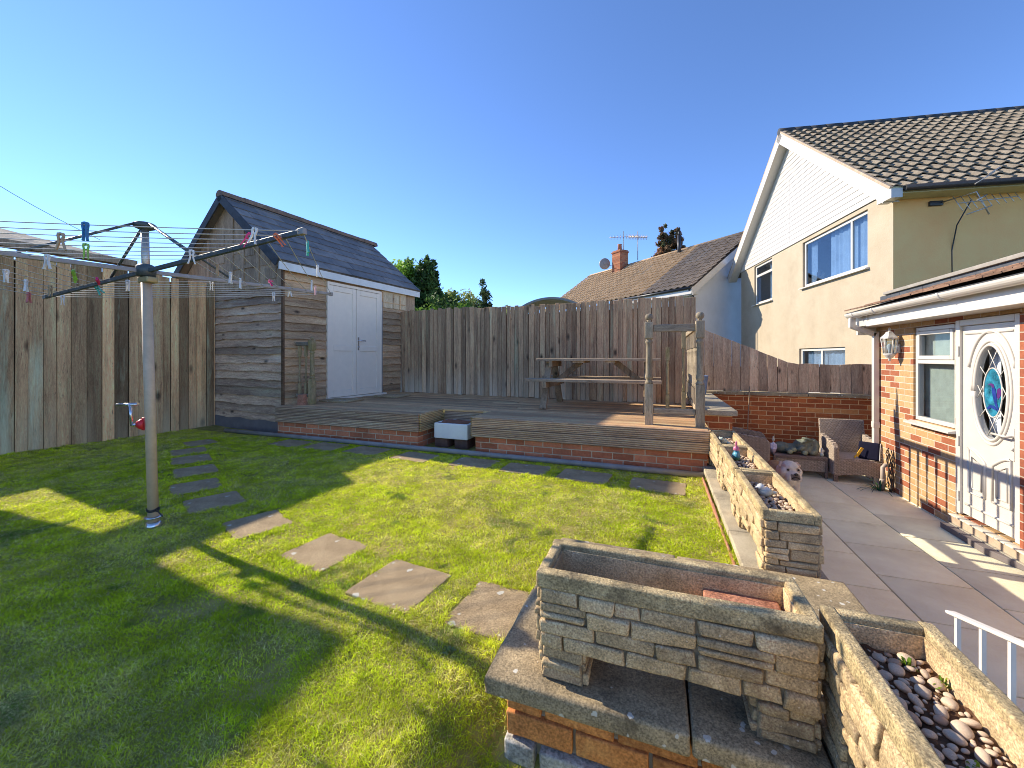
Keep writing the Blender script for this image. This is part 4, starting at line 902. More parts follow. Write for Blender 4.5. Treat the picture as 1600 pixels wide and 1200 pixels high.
def planter(name, label, loc, rotz, L=0.779, W=0.257, H=0.345, sd=1, soil_z=0.28, soil_m='soil'):
    rnd = random.Random(sd); t = thing(name, label, 'planter', loc, rotz, 'stone effect trough planters')
    hl, hw = L/2-0.014, W/2-0.014; zb = 0.108; zr = H-0.052; T = 0.030
    b = MB(); cr_ = MB()
    t2 = T-0.005; cr_.box(-hl, hl, -hw, -hw+t2, zb, H-0.02).box(-hl, hl, hw-t2, hw, zb, H-0.02).box(-hl, -hl+t2, -hw+t2, hw-t2, zb+0.001, H-0.02).box(hl-t2, hl, -hw+t2, hw-t2, zb+0.001, H-0.02)
    for q in ((-hl+t2+0.0005, hl-t2-0.0005, -hw+t2+0.0005, -hw+T), (-hl+t2+0.0005, hl-t2-0.0005, hw-T, hw-t2-0.0005), (-hl+t2+0.0005, -hl+T, -hw+T, hw-T), (hl-T, hl-t2-0.0005, -hw+T, hw-T)): b.box(*q, zb+0.031, H-0.021).box(-hl+T, hl-T, -hw+T, hw-T, zb+0.002, zb+0.03)
    def stones(z0, z1, a0, a1, fn, courses):
        hs = [(z1-z0)/courses*rnd.uniform(0.78, 1.22) for _ in range(courses)]; k = (z1-z0)/sum(hs); z = z0
        for h in hs:
            h *= k; a = a0
            while a < a1-0.004:
                ln = rnd.uniform(0.07, 0.20); 
                if a1-(a+ln) < 0.055: ln = a1-a
                parts = [(z, z+h)] if (h < 0.05 or rnd.random() < 0.55) else [(z, z+h*0.48), (z+h*0.48, z+h)]
                for (za, zc) in parts: fn(a+0.0024, a+ln-0.0024, za+0.0020, zc-0.0020, rnd.uniform(0.009, 0.020))
                a += ln
            z += h
    bv = 0.0075; J = 0.0045
    stones(zb, zr, -hl, hl, lambda a, c, d_, e, pr: b.bbox(a, c, -hw-pr, -hw+0.015, d_, e, bv, None, J, 3, 0.0026), 4)
    stones(zb, zr, -hl, hl, lambda a, c, d_, e, pr: b.bbox(a, c, hw-0.015, hw+pr, d_, e, bv, None, J, 3, 0.0026), 4)
    stones(zb, zr, -hw, hw, lambda a, c, d_, e, pr: b.bbox(-hl-pr, -hl+0.015, a, c, d_, e, bv, None, J, 3, 0.0026), 4)
    stones(zb, zr, -hw, hw, lambda a, c, d_, e, pr: b.bbox(hl-0.015, hl+pr, a, c, d_, e, bv, None, J, 3, 0.0026), 4)
    mk('body', cr_, M['trough_joint'], t, local=True); mk('stone_facing', b, M['trough'], t, local=True)
    r = MB(); o_ = 0.004; Tr = 0.036; x_, y_ = L/2-o_, W/2-o_
    n = 14
    for (xa, xb, ya, yb) in ((-x_, x_, -y_, -y_+Tr), (-x_, x_, y_-Tr, y_)): r.bbox(xa, xb, ya, yb, zr, H, 0.008, None, 0.0015, 3, 0.0035)
    r.bbox(-x_+0.001, -x_+Tr, -y_+Tr-0.004, y_-Tr+0.004, zr, H-0.001, 0.008, None, 0.0015, 3, 0.003).bbox(x_-Tr, x_-0.001, -y_+Tr-0.004, y_-Tr+0.004, zr, H-0.001, 0.008, None, 0.0015, 3, 0.003)
    mk('rim', r, M['trough_rim'], t, local=True)
    for sg in (-1, 1):
        g = MB(); c0 = sg*(hl-0.072); a0, a1 = c0-0.066, c0+0.066; lw = hw-0.004
        gc_ = MB().box(a0, a1, -lw, lw, 0, zb)
        stones(0.002, zb, a0, a1, lambda a, c, d_, e, pr: g.bbox(a, c, -lw-pr*0.9, -lw+0.012, d_, e, bv, None, J, 3, 0.0026), 3)
        stones(0.002, zb, a0, a1, lambda a, c, d_, e, pr: g.bbox(a, c, lw-0.012, lw+pr*0.9, d_, e, bv, None, J, 3, 0.0026), 3)
        stones(0.002, zb, -lw, lw, lambda a, c, d_, e, pr: g.bbox(a0-pr*0.9, a0+0.012, a, c, d_, e, bv, None, J, 3, 0.0026), 3)
        stones(0.002, zb, -lw, lw, lambda a, c, d_, e, pr: g.bbox(a1-0.012, a1+pr*0.9, a, c, d_, e, bv, None, J, 3, 0.0026), 3)
        lg_ = mk('leg', gc_, M['trough_joint'], t, local=True); mk('stone_facing', g, M['trough'], lg_, local=True)
    mk('soil', rough_sheet(-hl+T+0.001, hl-T-0.001, -hw+T+0.001, hw-T-0.001, soil_z, 0.014 if soil_m == 'soil' else 0.003, 110, 34, sd), M[soil_m], t, local=True)
    return t
planter('stone_planter', 'empty stone effect trough planter in the foreground with a loose brick inside', (0.0125, 1.3635, CT+0.001), 0.0, sd=4, soil_z=0.20, soil_m='coping_light')
planter('stone_planter', 'pebble filled stone effect trough planter at the lower right, beside the white handrail', (0.5445, 0.966, CT+0.001), R(90), sd=9, soil_z=0.268)
ROWP = [(2.675, 'stone effect trough planter with a pale bird ornament, nearest of the row beside the lawn', 21),
        (3.465, 'stone effect trough planter with a rabbit ornament, middle of the row beside the lawn', 22),
        (4.255, 'stone effect trough planter with white stones, far end of the row next to the deck', 23)]
for y_, l, s_ in ROWP: planter('stone_planter', l, (0.6035, y_, 0.091), R(90), sd=s_, soil_z=0.27)
solo('loose_brick', MB().bbox(0.13, 0.345, 1.362, 1.458, 0.372, 0.432, 0.006, Matrix.Translation((0.237, 1.41, 0)) @ Matrix.Rotation(R(-4), 4, 'Z') @ Matrix.Translation((-0.237, -1.41, 0)), 0.003), M['brick_loose'], 'single red brick lying inside the empty foreground planter', 'brick', (0.237, 1.41, 0.372))
# pebbles in the foreground trough: individuals
pv = []
for k in range(6):
    mb = MB().ell((0, 0, 0), (1, random.uniform(0.62, 0.85), random.uniform(0.42, 0.6)), None, 3)
    for v in mb.v: v *= 1+0.16*mnoise.noise(v*1.3+Vector((k*5, 0, 0)))
    o = mk('pebble', mb, M['pebble' if k != 2 else 'pebble_dark']); pv.append(o.data); bpy.data.objects.remove(o)
PEB = []; tries = 0; x0, x1, y0, y1 = 0.5445-0.078, 0.5445+0.078, 0.966-0.335, 0.966+0.335; zsurf = CT+0.001+0.268
while len(PEB) < 210 and tries < 14000:
    tries += 1; r_ = random.choice((0.016, 0.019) if tries < 300 else ((0.010, 0.012, 0.014) if tries < 1500 else (0.005, 0.006, 0.008, 0.009))); x = random.uniform(x0+r_, x1-r_); y = random.uniform(y0+r_, y1-r_)
    lim = 0.92
    if any((x-a)**2+(y-b)**2 < ((r_+c)*lim)**2 for a, b, c in PEB): continue
    PEB.append((x, y, r_))
for k, (x, y, r_) in enumerate(PEB):
    o = bpy.data.objects.new('pebble', pv[k % 6]); COL.objects.link(o); o.location = (x, y, zsurf+r_*0.22+0.003); o.scale = (r_,)*3
    o.rotation_euler = (random.uniform(-0.5, 0.5), random.uniform(-0.5, 0.5), random.uniform(0, 6.3))
    tag(o, 'rounded pebble on the dark soil of the lower right planter', 'pebble', 'pebbles in the lower right planter')
for (y_, l, s_), lab in zip(ROWP, ('mixed pale and brown pebbles in the nearest trough of the row', 'mixed pebbles in the middle trough of the row', 'white pebbles in the far trough of the row')):
    mb = MB(); PL = []; tr = 0
    while len(PL) < 120 and tr < 5000:
        tr += 1; r_ = random.choice((0.009, 0.012, 0.014, 0.018)); x = random.uniform(0.52+r_, 0.687-r_); y = random.uniform(y_-0.335+r_, y_+0.335-r_)
        if any((x-a)**2+(y-b)**2 < ((r_+c)*0.78)**2 for a, b, c in PL): continue
        PL.append((x, y, r_))
        mb.ell((x, y, 0.091+0.27+r_*0.3+0.004), (r_, r_*random.uniform(0.6, 0.9), r_*0.6), Matrix.Rotation(random.uniform(0, 6), 3, 'Z'), 2)
    solo('pebbles', mb, M['pebble'], lab, 'pebbles', (0.6035, y_, 0.36), None, 0, 'stuff')
# small weeds in the right trough
def tuft(name, c, n, ln, wd, label, cat, col0, col1, spread=0.5, m='leaf'):
    P = []; F = []; cl = []
    for k in range(n):
        a = random.uniform(0, 6.28); tilt = random.uniform(0.1, spread+0.5); l = ln*random.uniform(0.6, 1.1); w2 = wd*random.uniform(0.7, 1.2)
        d = Vector((math.cos(a), math.sin(a), 0)); s_ = Vector((-d.y, d.x, 0)); o = Vector(c)+d*random.uniform(0, ln*0.2); i0 = len(P); seg = 5
        cc = [col0[i]+(col1[i]-col0[i])*random.random() for i in range(3)]
        for q in range(seg+1):
            f = q/seg; z = l*(math.sin(f*1.6)*(1-tilt*0.4)) - l*tilt*0.55*f*f; r_ = l*tilt*f
            ww = w2*(1-f)**0.6*(0.6+1.2*f if f < 0.35 else 1.0)
            P += [o+d*r_+Vector((0, 0, z))+s_*ww, o+d*r_+Vector((0, 0, z))-s_*ww]; cl += [cc, cc]
        for q in range(seg): F.append((i0+2*q, i0+2*q+1, i0+2*q+3, i0+2*q+2))
    mb = MB().add(P, F, True); o = solo(name, mb, M[m], label, cat, c)
    a = o.data.color_attributes.new('Col', 'FLOAT_COLOR', 'POINT')
    for i, q in enumerate(cl): a.data[i].color = (*q, 1)
    return o
for k, (x, y, l) in enumerate(((0.575, 1.262, 'tiny bright green weed sprouting at the far end of the lower right planter'), (0.615, 1.215, 'tiny green weed in the far right corner of the lower right planter'), (0.55, 0.99, 'tiny green seedling among pebbles in the middle of the lower right planter'))):
    tuft('weed', (x, y, zsurf), 16 if k < 2 else 8, 0.028, 0.005, l, 'weed', (0.10, 0.19, 0.02), (0.22, 0.30, 0.03))
tuft('weed', (-0.79, 1.42, 0.0), 14, 0.04, 0.007, 'pale leafed clover weed in the sunlit grass left of the pole shadow end', 'weed', (0.16, 0.24, 0.08), (0.30, 0.36, 0.16), 0.8)

# ornaments in the row of troughs
def coat_blob(name, loc, rz, ells, vox, colfn, label, cat, sm=4, mat='paint', group=None):
    o = blob(name, ells, vox, M[mat], None, sm, colfn, True, loc); o.rotation_euler = (0, 0, rz); return tag(o, label, cat, group)
zs = 0.091+0.275
coat_blob('bird_ornament', (0.585, 2.72, zs), R(200), [((0, 0, 0.032), (0.042, 0.030, 0.030)), ((0.026, 0, 0.062), (0.022, 0.020, 0.021)), ((0.048, 0, 0.060), (0.013, 0.008, 0.006)), ((-0.045, 0, 0.028), (0.028, 0.016, 0.009))], 0.005,
          lambda c: (0.62, 0.60, 0.54) if c.z > 0.052 else (0.40, 0.45, 0.42), 'pale blue-grey bird ornament on pebbles in the nearest row trough', 'ornament')
coat_blob('rabbit_ornament', (0.575, 3.60, zs), R(250), [((0, 0, 0.04), (0.033, 0.03, 0.042)), ((0, 0, 0.095), (0.025, 0.024, 0.026)), ((0.014, 0, 0.135), (0.009, 0.006, 0.028), None), ((-0.014, 0, 0.135), (0.009, 0.006, 0.028)), ((0.03, 0.01, 0.05), (0.014, 0.012, 0.026)), ((-0.03, 0.01, 0.05), (0.014, 0.012, 0.026))], 0.005,
          lambda c: (0.62, 0.16, 0.26) if c.z > 0.085 else ((0.05, 0.22, 0.30) if c.z > 0.03 else (0.10, 0.26, 0.16)), 'small pink and blue rabbit ornament standing in the middle row trough', 'ornament')
coat_blob('frog_ornament', (0.575, 4.25, zs), R(230), [((0, 0, 0.025), (0.05, 0.032, 0.026)), ((0.04, 0, 0.05), (0.026, 0.024, 0.020)), ((0.045, 0.014, 0.068), (0.008, 0.008, 0.008)), ((0.045, -0.014, 0.068), (0.008,)*3), ((-0.02, 0.04, 0.015), (0.03, 0.013, 0.014)), ((-0.02, -0.04, 0.015), (0.03, 0.013, 0.014))], 0.005,
          lambda c: (0.40, 0.45, 0.36), 'pale green frog ornament lying on white stones in the far row trough', 'ornament')

# white handrail, bottom right
hr = thing('white_handrail', 'white metal stair handrail with thin balusters at the lower right edge', 'handrail', (0.9, 1.4, -0.55))
def hz(y): return 0.35+(1.735-y)*0.30
mk('top_rail', MB().bar((0.90, 1.735, hz(1.735)), (0.90, 0.75, hz(0.75)), 0.028, 0.010), M['white_metal'], hr, bevel=0.003)
k = 0; y_ = 1.70
while y_ > 0.8: mk('baluster', MB().box(0.8945, 0.9055, y_-0.0055, y_+0.0055, -0.55, hz(y_)-0.006), M['white_metal'], hr); y_ -= 0.105; k += 1
mk('bottom_rail', MB().bar((0.90, 1.70, hz(1.70)-0.78), (0.90, 0.75, hz(0.75)-0.78), 0.03, 0.010), M['white_metal'], hr)

# ------------------------------------------------------------------ rotary airer
ra = thing('rotary_airer', 'tall rotary clothes airer with a pale metal pole and four grey arms on the lawn', 'clothes airer', (-3.342, 1.772, 0))
P0 = Vector((-3.342, 1.772, 0)); PT = Vector((-3.44, 1.77, 2.14))
def pp(z): return P0+(PT-P0)*(z/2.14)
mk('lower_pole', MB().tube([pp(0.0), pp(1.755)], 0.031, 20), M['pole_paint'], ra)
mk('upper_pole', MB().tube([pp(1.70), pp(2.12)], 0.0235, 18), M['alu'], ra)
mk('ground_socket', MB().lathe((P0.x, P0.y, 0), [(0.05, -0.02), (0.05, 0.012), (0.042, 0.03), (0.036, 0.035)], 16).lathe((P0.x, P0.y, 0), [(0.036, 0.06), (0.052, 0.062), (0.052, 0.07), (0.036, 0.072)], 16), M['steel'], ra)
mk('cord_tie', MB().tube([pp(0.105)+Vector((0.034*math.cos(t), 0.034*math.sin(t), 0.006*math.sin(t*2)+t*0.0015)) for t in [i*0.4 for i in range(34)]], 0.004, 6).tube([pp(0.12)+Vector((0.034, 0, 0)), pp(0.11)+Vector((0.09, -0.02, 0.012)), pp(0.10)+Vector((0.16, -0.03, 0.0))], 0.004, 6), M['black_plastic'], ra)
hub = MB().lathe(pp(2.14)-Vector((0, 0, 0.0)), [(0.03, -0.045), (0.062, -0.03), (0.066, -0.005), (0.05, 0.004), (0.02, 0.012)], 12); mk('top_hub', hub, M['arm_paint'], ra)
cl_ = pp(1.80); mk('slide_collar', MB().lathe(cl_, [(0.034, -0.04), (0.056, -0.035), (0.058, 0.03), (0.04, 0.045), (0.026, 0.05)], 14), M['arm_paint'], ra)
mk('winder_box', MB().bbox(pp(1.745).x-0.038, pp(1.745).x+0.075, 1.735, 1.805, 1.715, 1.757, 0.008), M['brass'], ra)
kb = MB(); c_ = pp(0.72); kb.tube([c_+Vector((-0.02, -0.025, 0)), c_+Vector((-0.035, -0.04, 0)), c_+Vector((-0.05, -0.055, 0))], [0.034, 0.037, 0.022], 12); kb.bbox(c_.x-0.043, c_.x-0.01, 1.735, 1.80, 0.675, 0.765, 0.008)
mk('crank_boss', kb, M['red_plastic'], ra)
hd = MB(); a_ = c_+Vector((-0.055, -0.055, 0)); hd.tube([c_+Vector((-0.045, -0.05, 0)), a_+Vector((-0.02, -0.015, -0.005))], 0.013, 10)
hd.tube([a_+Vector((-0.02, -0.015, -0.01)), a_+Vector((-0.03, -0.02, 0.145))], 0.010, 10).tube([a_+Vector((0.02, 0.0, 0.142)), a_+Vector((-0.12, -0.05, 0.137))], 0.011, 10)
mk('crank_handle', hd, M['steel'], ra)
TIPS = [Vector(q) for q in ((-1.84, 1.665, 1.88), (-3.32, 3.37, 1.87), (-5.03, 1.87, 1.715), (-3.54, 0.17, 1.74))]
AC = Vector((-3.43, 1.77, 1.80))
def arm(i, f): return AC+(TIPS[i]-AC)*f
for i in range(4):
    a_ = mk('arm', MB().bar(arm(i, 0.03), arm(i, 1.0), 0.020, 0.030), M['arm_paint' if i in (0, 2) else 'arm_alu'], ra, bevel=0.004)
    mk('arm_cap', MB().bar(arm(i, 0.985), arm(i, 1.012), 0.026, 0.036), M['arm_alu'], a_, bevel=0.003)
    top = pp(2.13)+(TIPS[i]-AC).normalized()*0.055
    if i in (0, 1): mk('strut', MB().tube([top, arm(i, 0.37)+Vector((0, 0, 0.018))], 0.0085, 8), M['arm_paint'], ra)
    elif i == 2: mk('strut', MB().tube([top-Vector((0, 0, 0.03)), arm(i, 0.30)+Vector((0, 0, 0.02))], 0.0095, 8), M['arm_paint'], ra)
    else: mk('strut', MB().tube([top, arm(i, 0.37)+Vector((0, 0, 0.018))], 0.0085, 8), M['arm_paint'], ra)
NL = 8; FR = [0.34+0.66*k/(NL-1)*0.985+0.01 for k in range(NL)]
def linept(i, k, t): 
    a = arm(i, FR[k])+Vector((0, 0, 0.004)); b = arm((i+1) % 4, FR[k])+Vector((0, 0, 0.004)); p = a.lerp(b, t); p.z -= 0.02*4*t*(1-t)*FR[k]; return p
for k in range(NL):
    for i in range(4): mk('clothes_line', MB().tube([linept(i, k, t/8) for t in range(9)], 0.0026, 5), M['line'], ra)
# pegs
def peg_mesh(op=1.0):
    mb = MB()
    for sg in (-1, 1):
        q = [(-0.003*sg, 0.02), (0.011*sg, 0.018), (0.0125*sg, 0.004), (0.009*sg, -0.018), (0.016*sg*op, -0.050), (0.0205*sg*op, -0.058), (0.013*sg*op, -0.060), (0.004*sg, -0.026), (0.003*sg, -0.006), (0.006*sg, 0.004)]
        pts = [(x, -0.0055, z) for x, z in q]
        mb.prism(pts if sg > 0 else pts[::-1], (0, 0.011, 0))
    mb.tube([(-0.011, 0, -0.010), (0.011, 0, -0.010)], 0.0035, 6)
    return mb
PEGC = {'white': (0.74, 0.73, 0.70), 'wood': (0.42, 0.30, 0.17), 'blue': (0.02, 0.16, 0.36), 'lime': (0.25, 0.50, 0.06), 'red': (0.55, 0.16, 0.14), 'magenta': (0.70, 0.02, 0.16), 'teal': (0.08, 0.45, 0.33), 'orange': (0.80, 0.18, 0.04), 'pink': (0.75, 0.42, 0.40)}
for c_, v_ in PEGC.items(): M['peg_'+c_] = plain('peg_'+c_, v_, 0.45, var=0.04)
PEGS = [('blue', 3, 7, 0.6, 0, 'blue clothes peg on the outermost near line, at the upper left of the airer'), ('wood', 3, 5, 0.517, 0, 'wooden clothes peg hanging near the left strut, under the blue peg'), ('lime', 3, 3, 0.517, 0, 'lime green clothes peg, upper of the two lime ones'),
 ('white', 3, 0, 0.117, 0, 'large white clothes peg in front of the felt roof edge'), ('white', 2, 3, 0.5, 0, 'white clothes peg at the far left edge of the picture'), ('white', 2, 4, 0.283, 0, 'white clothes peg directly above the salmon red peg'), ('wood', 2, 4, 0.133, 0, 'grey wooden clothes peg at the tip of the left arm'),
 ('red', 2, 7, 0.083, 0, 'salmon red clothes peg below the left arm tip'), ('white', 1, 7, 0.95, 0, 'white clothes peg hanging lowest, just right of the left arm tip'), ('lime', 2, 0, 0.467, 0.7, 'tilted lime green clothes peg, lower of the two lime ones'), ('magenta', 2, 0, 0.133, 1.3, 'magenta clothes peg lying along the left arm'),
 ('teal', 1, 2, 0.95, 0.6, 'small green clothes peg just below the left arm'), ('white', 1, 0, 0.833, 0, 'long white clothes peg just left of the pole below the collar'), ('white', 3, 2, 0.883, 0, 'white clothes peg at the inner end of the right arm'), ('wood', 0, 1, 0.233, 0, 'single wooden clothes peg on the right side of the airer'),
 ('white', 0, 1, 0.533, 0, 'white clothes peg hanging right of the wooden one'), ('white', 1, 0, 0.15, 0, 'cream white clothes peg on the lowest lines left of the rear arm'), ('white', 0, 1, 0.8, 0, 'greyish white clothes peg on the rear arm'), ('magenta', 3, 6, 0.917, 0.5, 'magenta clothes peg just above the right arm'),
 ('white', 3, 7, 0.9, 0.2, 'white clothes peg standing above the right arm beside a magenta one'), ('orange', 3, 6, 0.983, -0.7, 'orange clothes peg under the right arm tip'), ('teal', 0, 7, 0.1, 0.35, 'turquoise clothes peg beside the right arm tip'), ('white', 0, 7, 0.367, 0, 'upper white clothes peg in front of the white eaves board'),
 ('white', 0, 6, 0.667, 0, 'lower white clothes peg just above the pink one'), ('pink', 0, 6, 0.817, 0, 'pale pink clothes peg at the rear right corner of the airer'), ('magenta', 0, 3, 0.717, 1.2, 'magenta clothes peg in front of the dark shed gable'), ('white', 1, 6, 0.2, 0, 'narrow white clothes peg low in front of the shed gable'), ('white', 1, 4, 0.017, 0, 'small cream clothes peg at the tip of the rear arm')]
pm = {}
for k, (c_, i, kk, t_, tilt, lab) in enumerate(PEGS):
    key = (c_, k % 2)
    if key not in pm:
        o = mk('clothes_peg', peg_mesh(1.0 if k % 2 else 0.55), M['peg_'+c_]); pm[key] = o.data; bpy.data.objects.remove(o)
    o = bpy.data.objects.new('clothes_peg', pm[key]); COL.objects.link(o); p = linept(i, kk, t_); o.location = p-Vector((0, 0, 0.008))
    d_ = linept(i, kk, min(1, t_+0.02))-linept(i, kk, t_-0.015); o.scale = (1.12,)*3
    o.rotation_euler = (0, tilt, math.atan2(d_.y, d_.x)+random.uniform(-0.5, 0.5)); tag(o, lab, 'clothes peg', 'clothes pegs on the airer')

# ------------------------------------------------------------------ patio furniture
PZ = -0.55
def armchair(label, loc, rotz):
    t = thing('wicker_armchair', label, 'armchair', loc, rotz, 'wicker armchairs on the patio'); W2, D2 = 0.30, 0.29
    mk('seat', MB().bbox(-W2+0.065, W2-0.065, -D2+0.02, D2-0.05, 0.255, 0.325, 0.012), M['wicker'], t, local=True)
    fp = []; n = 10
    for k in range(n+1): fp.append((-W2+0.05+(2*W2-0.10)*k/n, -D2, 0.085+0.035*math.sin(math.pi*k/n)))
    mk('front_panel', MB().prism(fp+[(W2-0.05, -D2, 0.30), (-W2+0.05, -D2, 0.30)], (0, 0.02, 0)), M['wicker'], t, local=True)
    B = MB(); Mx = Matrix.Translation((0, D2-0.07, 0.25)) @ Matrix.Rotation(R(-9), 4, 'X'); B.bbox(-W2+0.02, W2-0.02, 0, 0.035, 0.0, 0.56, 0.014, Mx)
    mk('backrest', B, M['wicker'], t, local=True)
    for sg in (-1, 1):
        xo = sg*(W2-0.035); pr = [(-D2-0.005, 0.09), (-D2-0.005, 0.47), (-D2+0.05, 0.53), (-0.02, 0.56), (D2-0.03, 0.60), (D2-0.03, 0.09)]
        pts = [(xo-0.032, y, z) for y, z in pr]
        a = mk('armrest', MB().prism(pts[::-1], (0.064, 0, 0)), M['wicker'], t, bevel=0.012, local=True)
        for y_ in (-D2+0.022, D2-0.055): mk('leg', MB().box(xo-0.025, xo+0.025, y_-0.02, y_+0.02, 0.0, 0.12), M['wicker_dark'], t, bevel=0.003, local=True)
    return t
armchair('brown wicker armchair with a striped cushion on it, beside the white downpipe', (2.585, 7.10, PZ), R(0))
armchair('dark shaded wicker armchair at the left of the table, half hidden behind the stone troughs', (1.28, 7.20, PZ), R(84))
tb = thing('wicker_table', 'low brown wicker table carrying a sleeping animal statue, between two armchairs', 'table', (1.93, 7.15, PZ))
mk('tabletop', MB().bbox(1.60, 2.265, 6.93, 7.40, -0.285, -0.255, 0.006), M['wicker_dark'], tb)
fr = MB().bbox(1.60, 2.265, 6.925, 6.945, -0.30, -0.262, 0.004); mk('frame', fr, M['wicker_dark'], tb)
mk('side_panel', MB().box(1.635, 2.23, 6.937, 6.952, -0.465, -0.300), M['wicker'], tb)
mk('side_panel', MB().box(2.24, 2.252, 6.96, 7.38, -0.465, -0.287), M['wicker'], tb)
for x_ in (1.615, 2.248):
    for y_ in (6.945, 7.385): mk('leg', MB().box(x_-0.017, x_+0.017, y_-0.017, y_+0.017, PZ, -0.286), M['wicker_dark'], tb, bevel=0.003)
# cushion and yellow strap on the right armchair
cu = thing('cushion', 'dark navy cushion with white striped edge leaning on the right armchair', 'cushion', (2.70, 6.88, PZ+0.325))
Mx = Matrix.Translation((2.70, 6.86, PZ+0.332)) @ Matrix.Rotation(R(-38), 4, 'Z') @ Matrix.Rotation(R(-10), 4, 'X')
mk('cover', MB().bbox(-0.12, 0.11, 0.0, 0.075, 0.0, 0.235, 0.022, Mx, 0.003, 3), M['navy_cloth'], cu)
mk('white_band', MB().bbox(0.113, 0.119, 0.004, 0.034, 0.0, 0.236, 0.002, Mx).bbox(0.113, 0.119, 0.044, 0.074, 0.0, 0.236, 0.002, Mx), M['white_cloth'], cu)
solo('yellow_brush', MB().bbox(2.565, 2.60, 6.885, 6.895, PZ+0.36, PZ+0.50, 0.004, Matrix.Translation((2.58, 6.89, PZ+0.36)) @ Matrix.Rotation(R(28), 4, 'Y') @ Matrix.Translation((-2.58, -6.89, -PZ-0.36))).tube([(2.572, 6.89, PZ+0.365), (2.555, 6.89, PZ+0.335)], 0.012, 8), M['yellow'], 'yellow handled brush leaning on the seat of the right armchair', 'brush', (2.58, 6.89, PZ+0.33))
# sleeping elephant statue
el = thing('elephant_statue', 'green bronze sleeping elephant statue with pale foot soles on the wicker table', 'statue', (1.95, 7.12, -0.254))
blob('body', [((-0.20, 0.02, 0.075), (0.125, 0.12, 0.085)), ((-0.09, 0.02, 0.07), (0.12, 0.11, 0.075)), ((0.12, 0.0, 0.12), (0.125, 0.11, 0.12)), ((0.19, 0.0, 0.13), (0.085, 0.10, 0.11)), ((0.03, -0.02, 0.125), (0.10, 0.09, 0.10)),
              ((0.05, -0.07, 0.20), (0.095, 0.05, 0.030), Matrix.Rotation(R(-25), 3, 'Y') @ Matrix.Rotation(R(25), 3, 'X')), ((0.10, -0.08, 0.235), (0.075, 0.05, 0.02), Matrix.Rotation(R(14), 3, 'Y')),
              ((0.02, -0.11, 0.10), (0.07, 0.035, 0.03), Matrix.Rotation(R(-30), 3, 'Y')), ((0.09, -0.115, 0.07), (0.06, 0.032, 0.028), Matrix.Rotation(R(20), 3, 'Y')), ((0.155, -0.11, 0.04), (0.045, 0.035, 0.035)), ((0.20, -0.09, 0.08), (0.035, 0.035, 0.075)),
              ((-0.135, -0.10, 0.045), (0.045, 0.06, 0.042)), ((-0.085, -0.085, 0.07), (0.04, 0.06, 0.04)), ((0.055, -0.10, 0.042), (0.045, 0.05, 0.040))], 0.011, M['bronze'], el, 3)
for c_ in ((-0.135, -0.152, 0.045), (-0.083, -0.138, 0.075), (0.055, -0.145, 0.042)):
    mk('foot_sole', MB().ell(c_, (0.036, 0.016, 0.034), None, 2), M['bronze_pale'], el, local=True)
ek = MB()
for a_ in (0.0,): ek.ell((0.145, -0.105, 0.155), (0.012, 0.008, 0.006), None, 1)
mk('closed_eye', ek, M['dark_eye'], el, local=True)
coat_blob('angel_figurine', (2.215, 7.00, -0.254), 0, [((0, 0, 0.03), (0.026, 0.022, 0.032)), ((0, 0, 0.075), (0.017, 0.016, 0.03)), ((0, 0, 0.112), (0.016,)*3), ((0.022, 0.012, 0.08), (0.018, 0.006, 0.026))], 0.005, lambda c: (0.62, 0.58, 0.52) if c.z > 0.04 else (0.45, 0.52, 0.45), 'tiny pale figurine at the right end of the wicker table', 'figurine')
coat_blob('lady_figurine', (1.615, 7.02, -0.254), 0, [((0, 0, 0.05), (0.04, 0.035, 0.055)), ((0, 0, 0.12), (0.03, 0.026, 0.05)), ((0, 0, 0.20), (0.022, 0.022, 0.025)), ((0.035, -0.01, 0.10), (0.014, 0.014, 0.05)), ((-0.035, -0.01, 0.11), (0.014, 0.014, 0.05)), ((0, 0, 0.235), (0.014, 0.014, 0.02))], 0.007,
          lambda c: (0.62, 0.58, 0.44) if c.z > 0.165 else ((0.60, 0.55, 0.68) if c.z > 0.06 else (0.40, 0.33, 0.36)), 'pale lilac standing figurine at the left end of the wicker table', 'figurine')
# cane, pot
solo('garden_cane', MB().tube([(1.345, 7.55, PZ), (1.385, 7.60, 0.1), (1.42, 7.655, 0.70)], 0.009, 8), M['leg_wood'], 'thin brown garden cane leaning upright against the brick wall', 'cane', (1.345, 7.55, PZ))
gp_ = MB().lathe((0.67, 7.36, 0.571), [(0.055, 0.0), (0.066, 0.02), (0.08, 0.16), (0.092, 0.285), (0.098, 0.29), (0.10, 0.315), (0.088, 0.315), (0.082, 0.27), (0.05, 0.20)], 22)
solo('glazed_pot', gp_, M['blue_glaze'], 'tall blue glazed pot standing on the brick ledge behind the newel post', 'plant pot', (0.67, 7.36, 0.571))
tuft('spider_plant', (2.70, 6.55, PZ), 34, 0.22, 0.010, 'spider plant with arching dark green leaves on the patio corner by the armchair', 'plant', (0.02, 0.06, 0.03), (0.10, 0.20, 0.10), 0.9)
tw = thing('dry_climber', 'dry bare twiggy climber at the wall corner behind the armchair', 'plant', (2.80, 6.52, PZ))
tm = MB()
for k in range(9):
    x, y, z = 2.80, 6.50+0.03*k*0.2, PZ; P = [(x, y, z)]
    for q in range(7): x += random.uniform(-0.02, 0.015); y += random.uniform(-0.04, 0.03); z += random.uniform(0.05, 0.10); P.append((min(x, 2.82), y, z))
    tm.tube(P, 0.005, 5)
mk('stems', tm, M['bark'], tw)
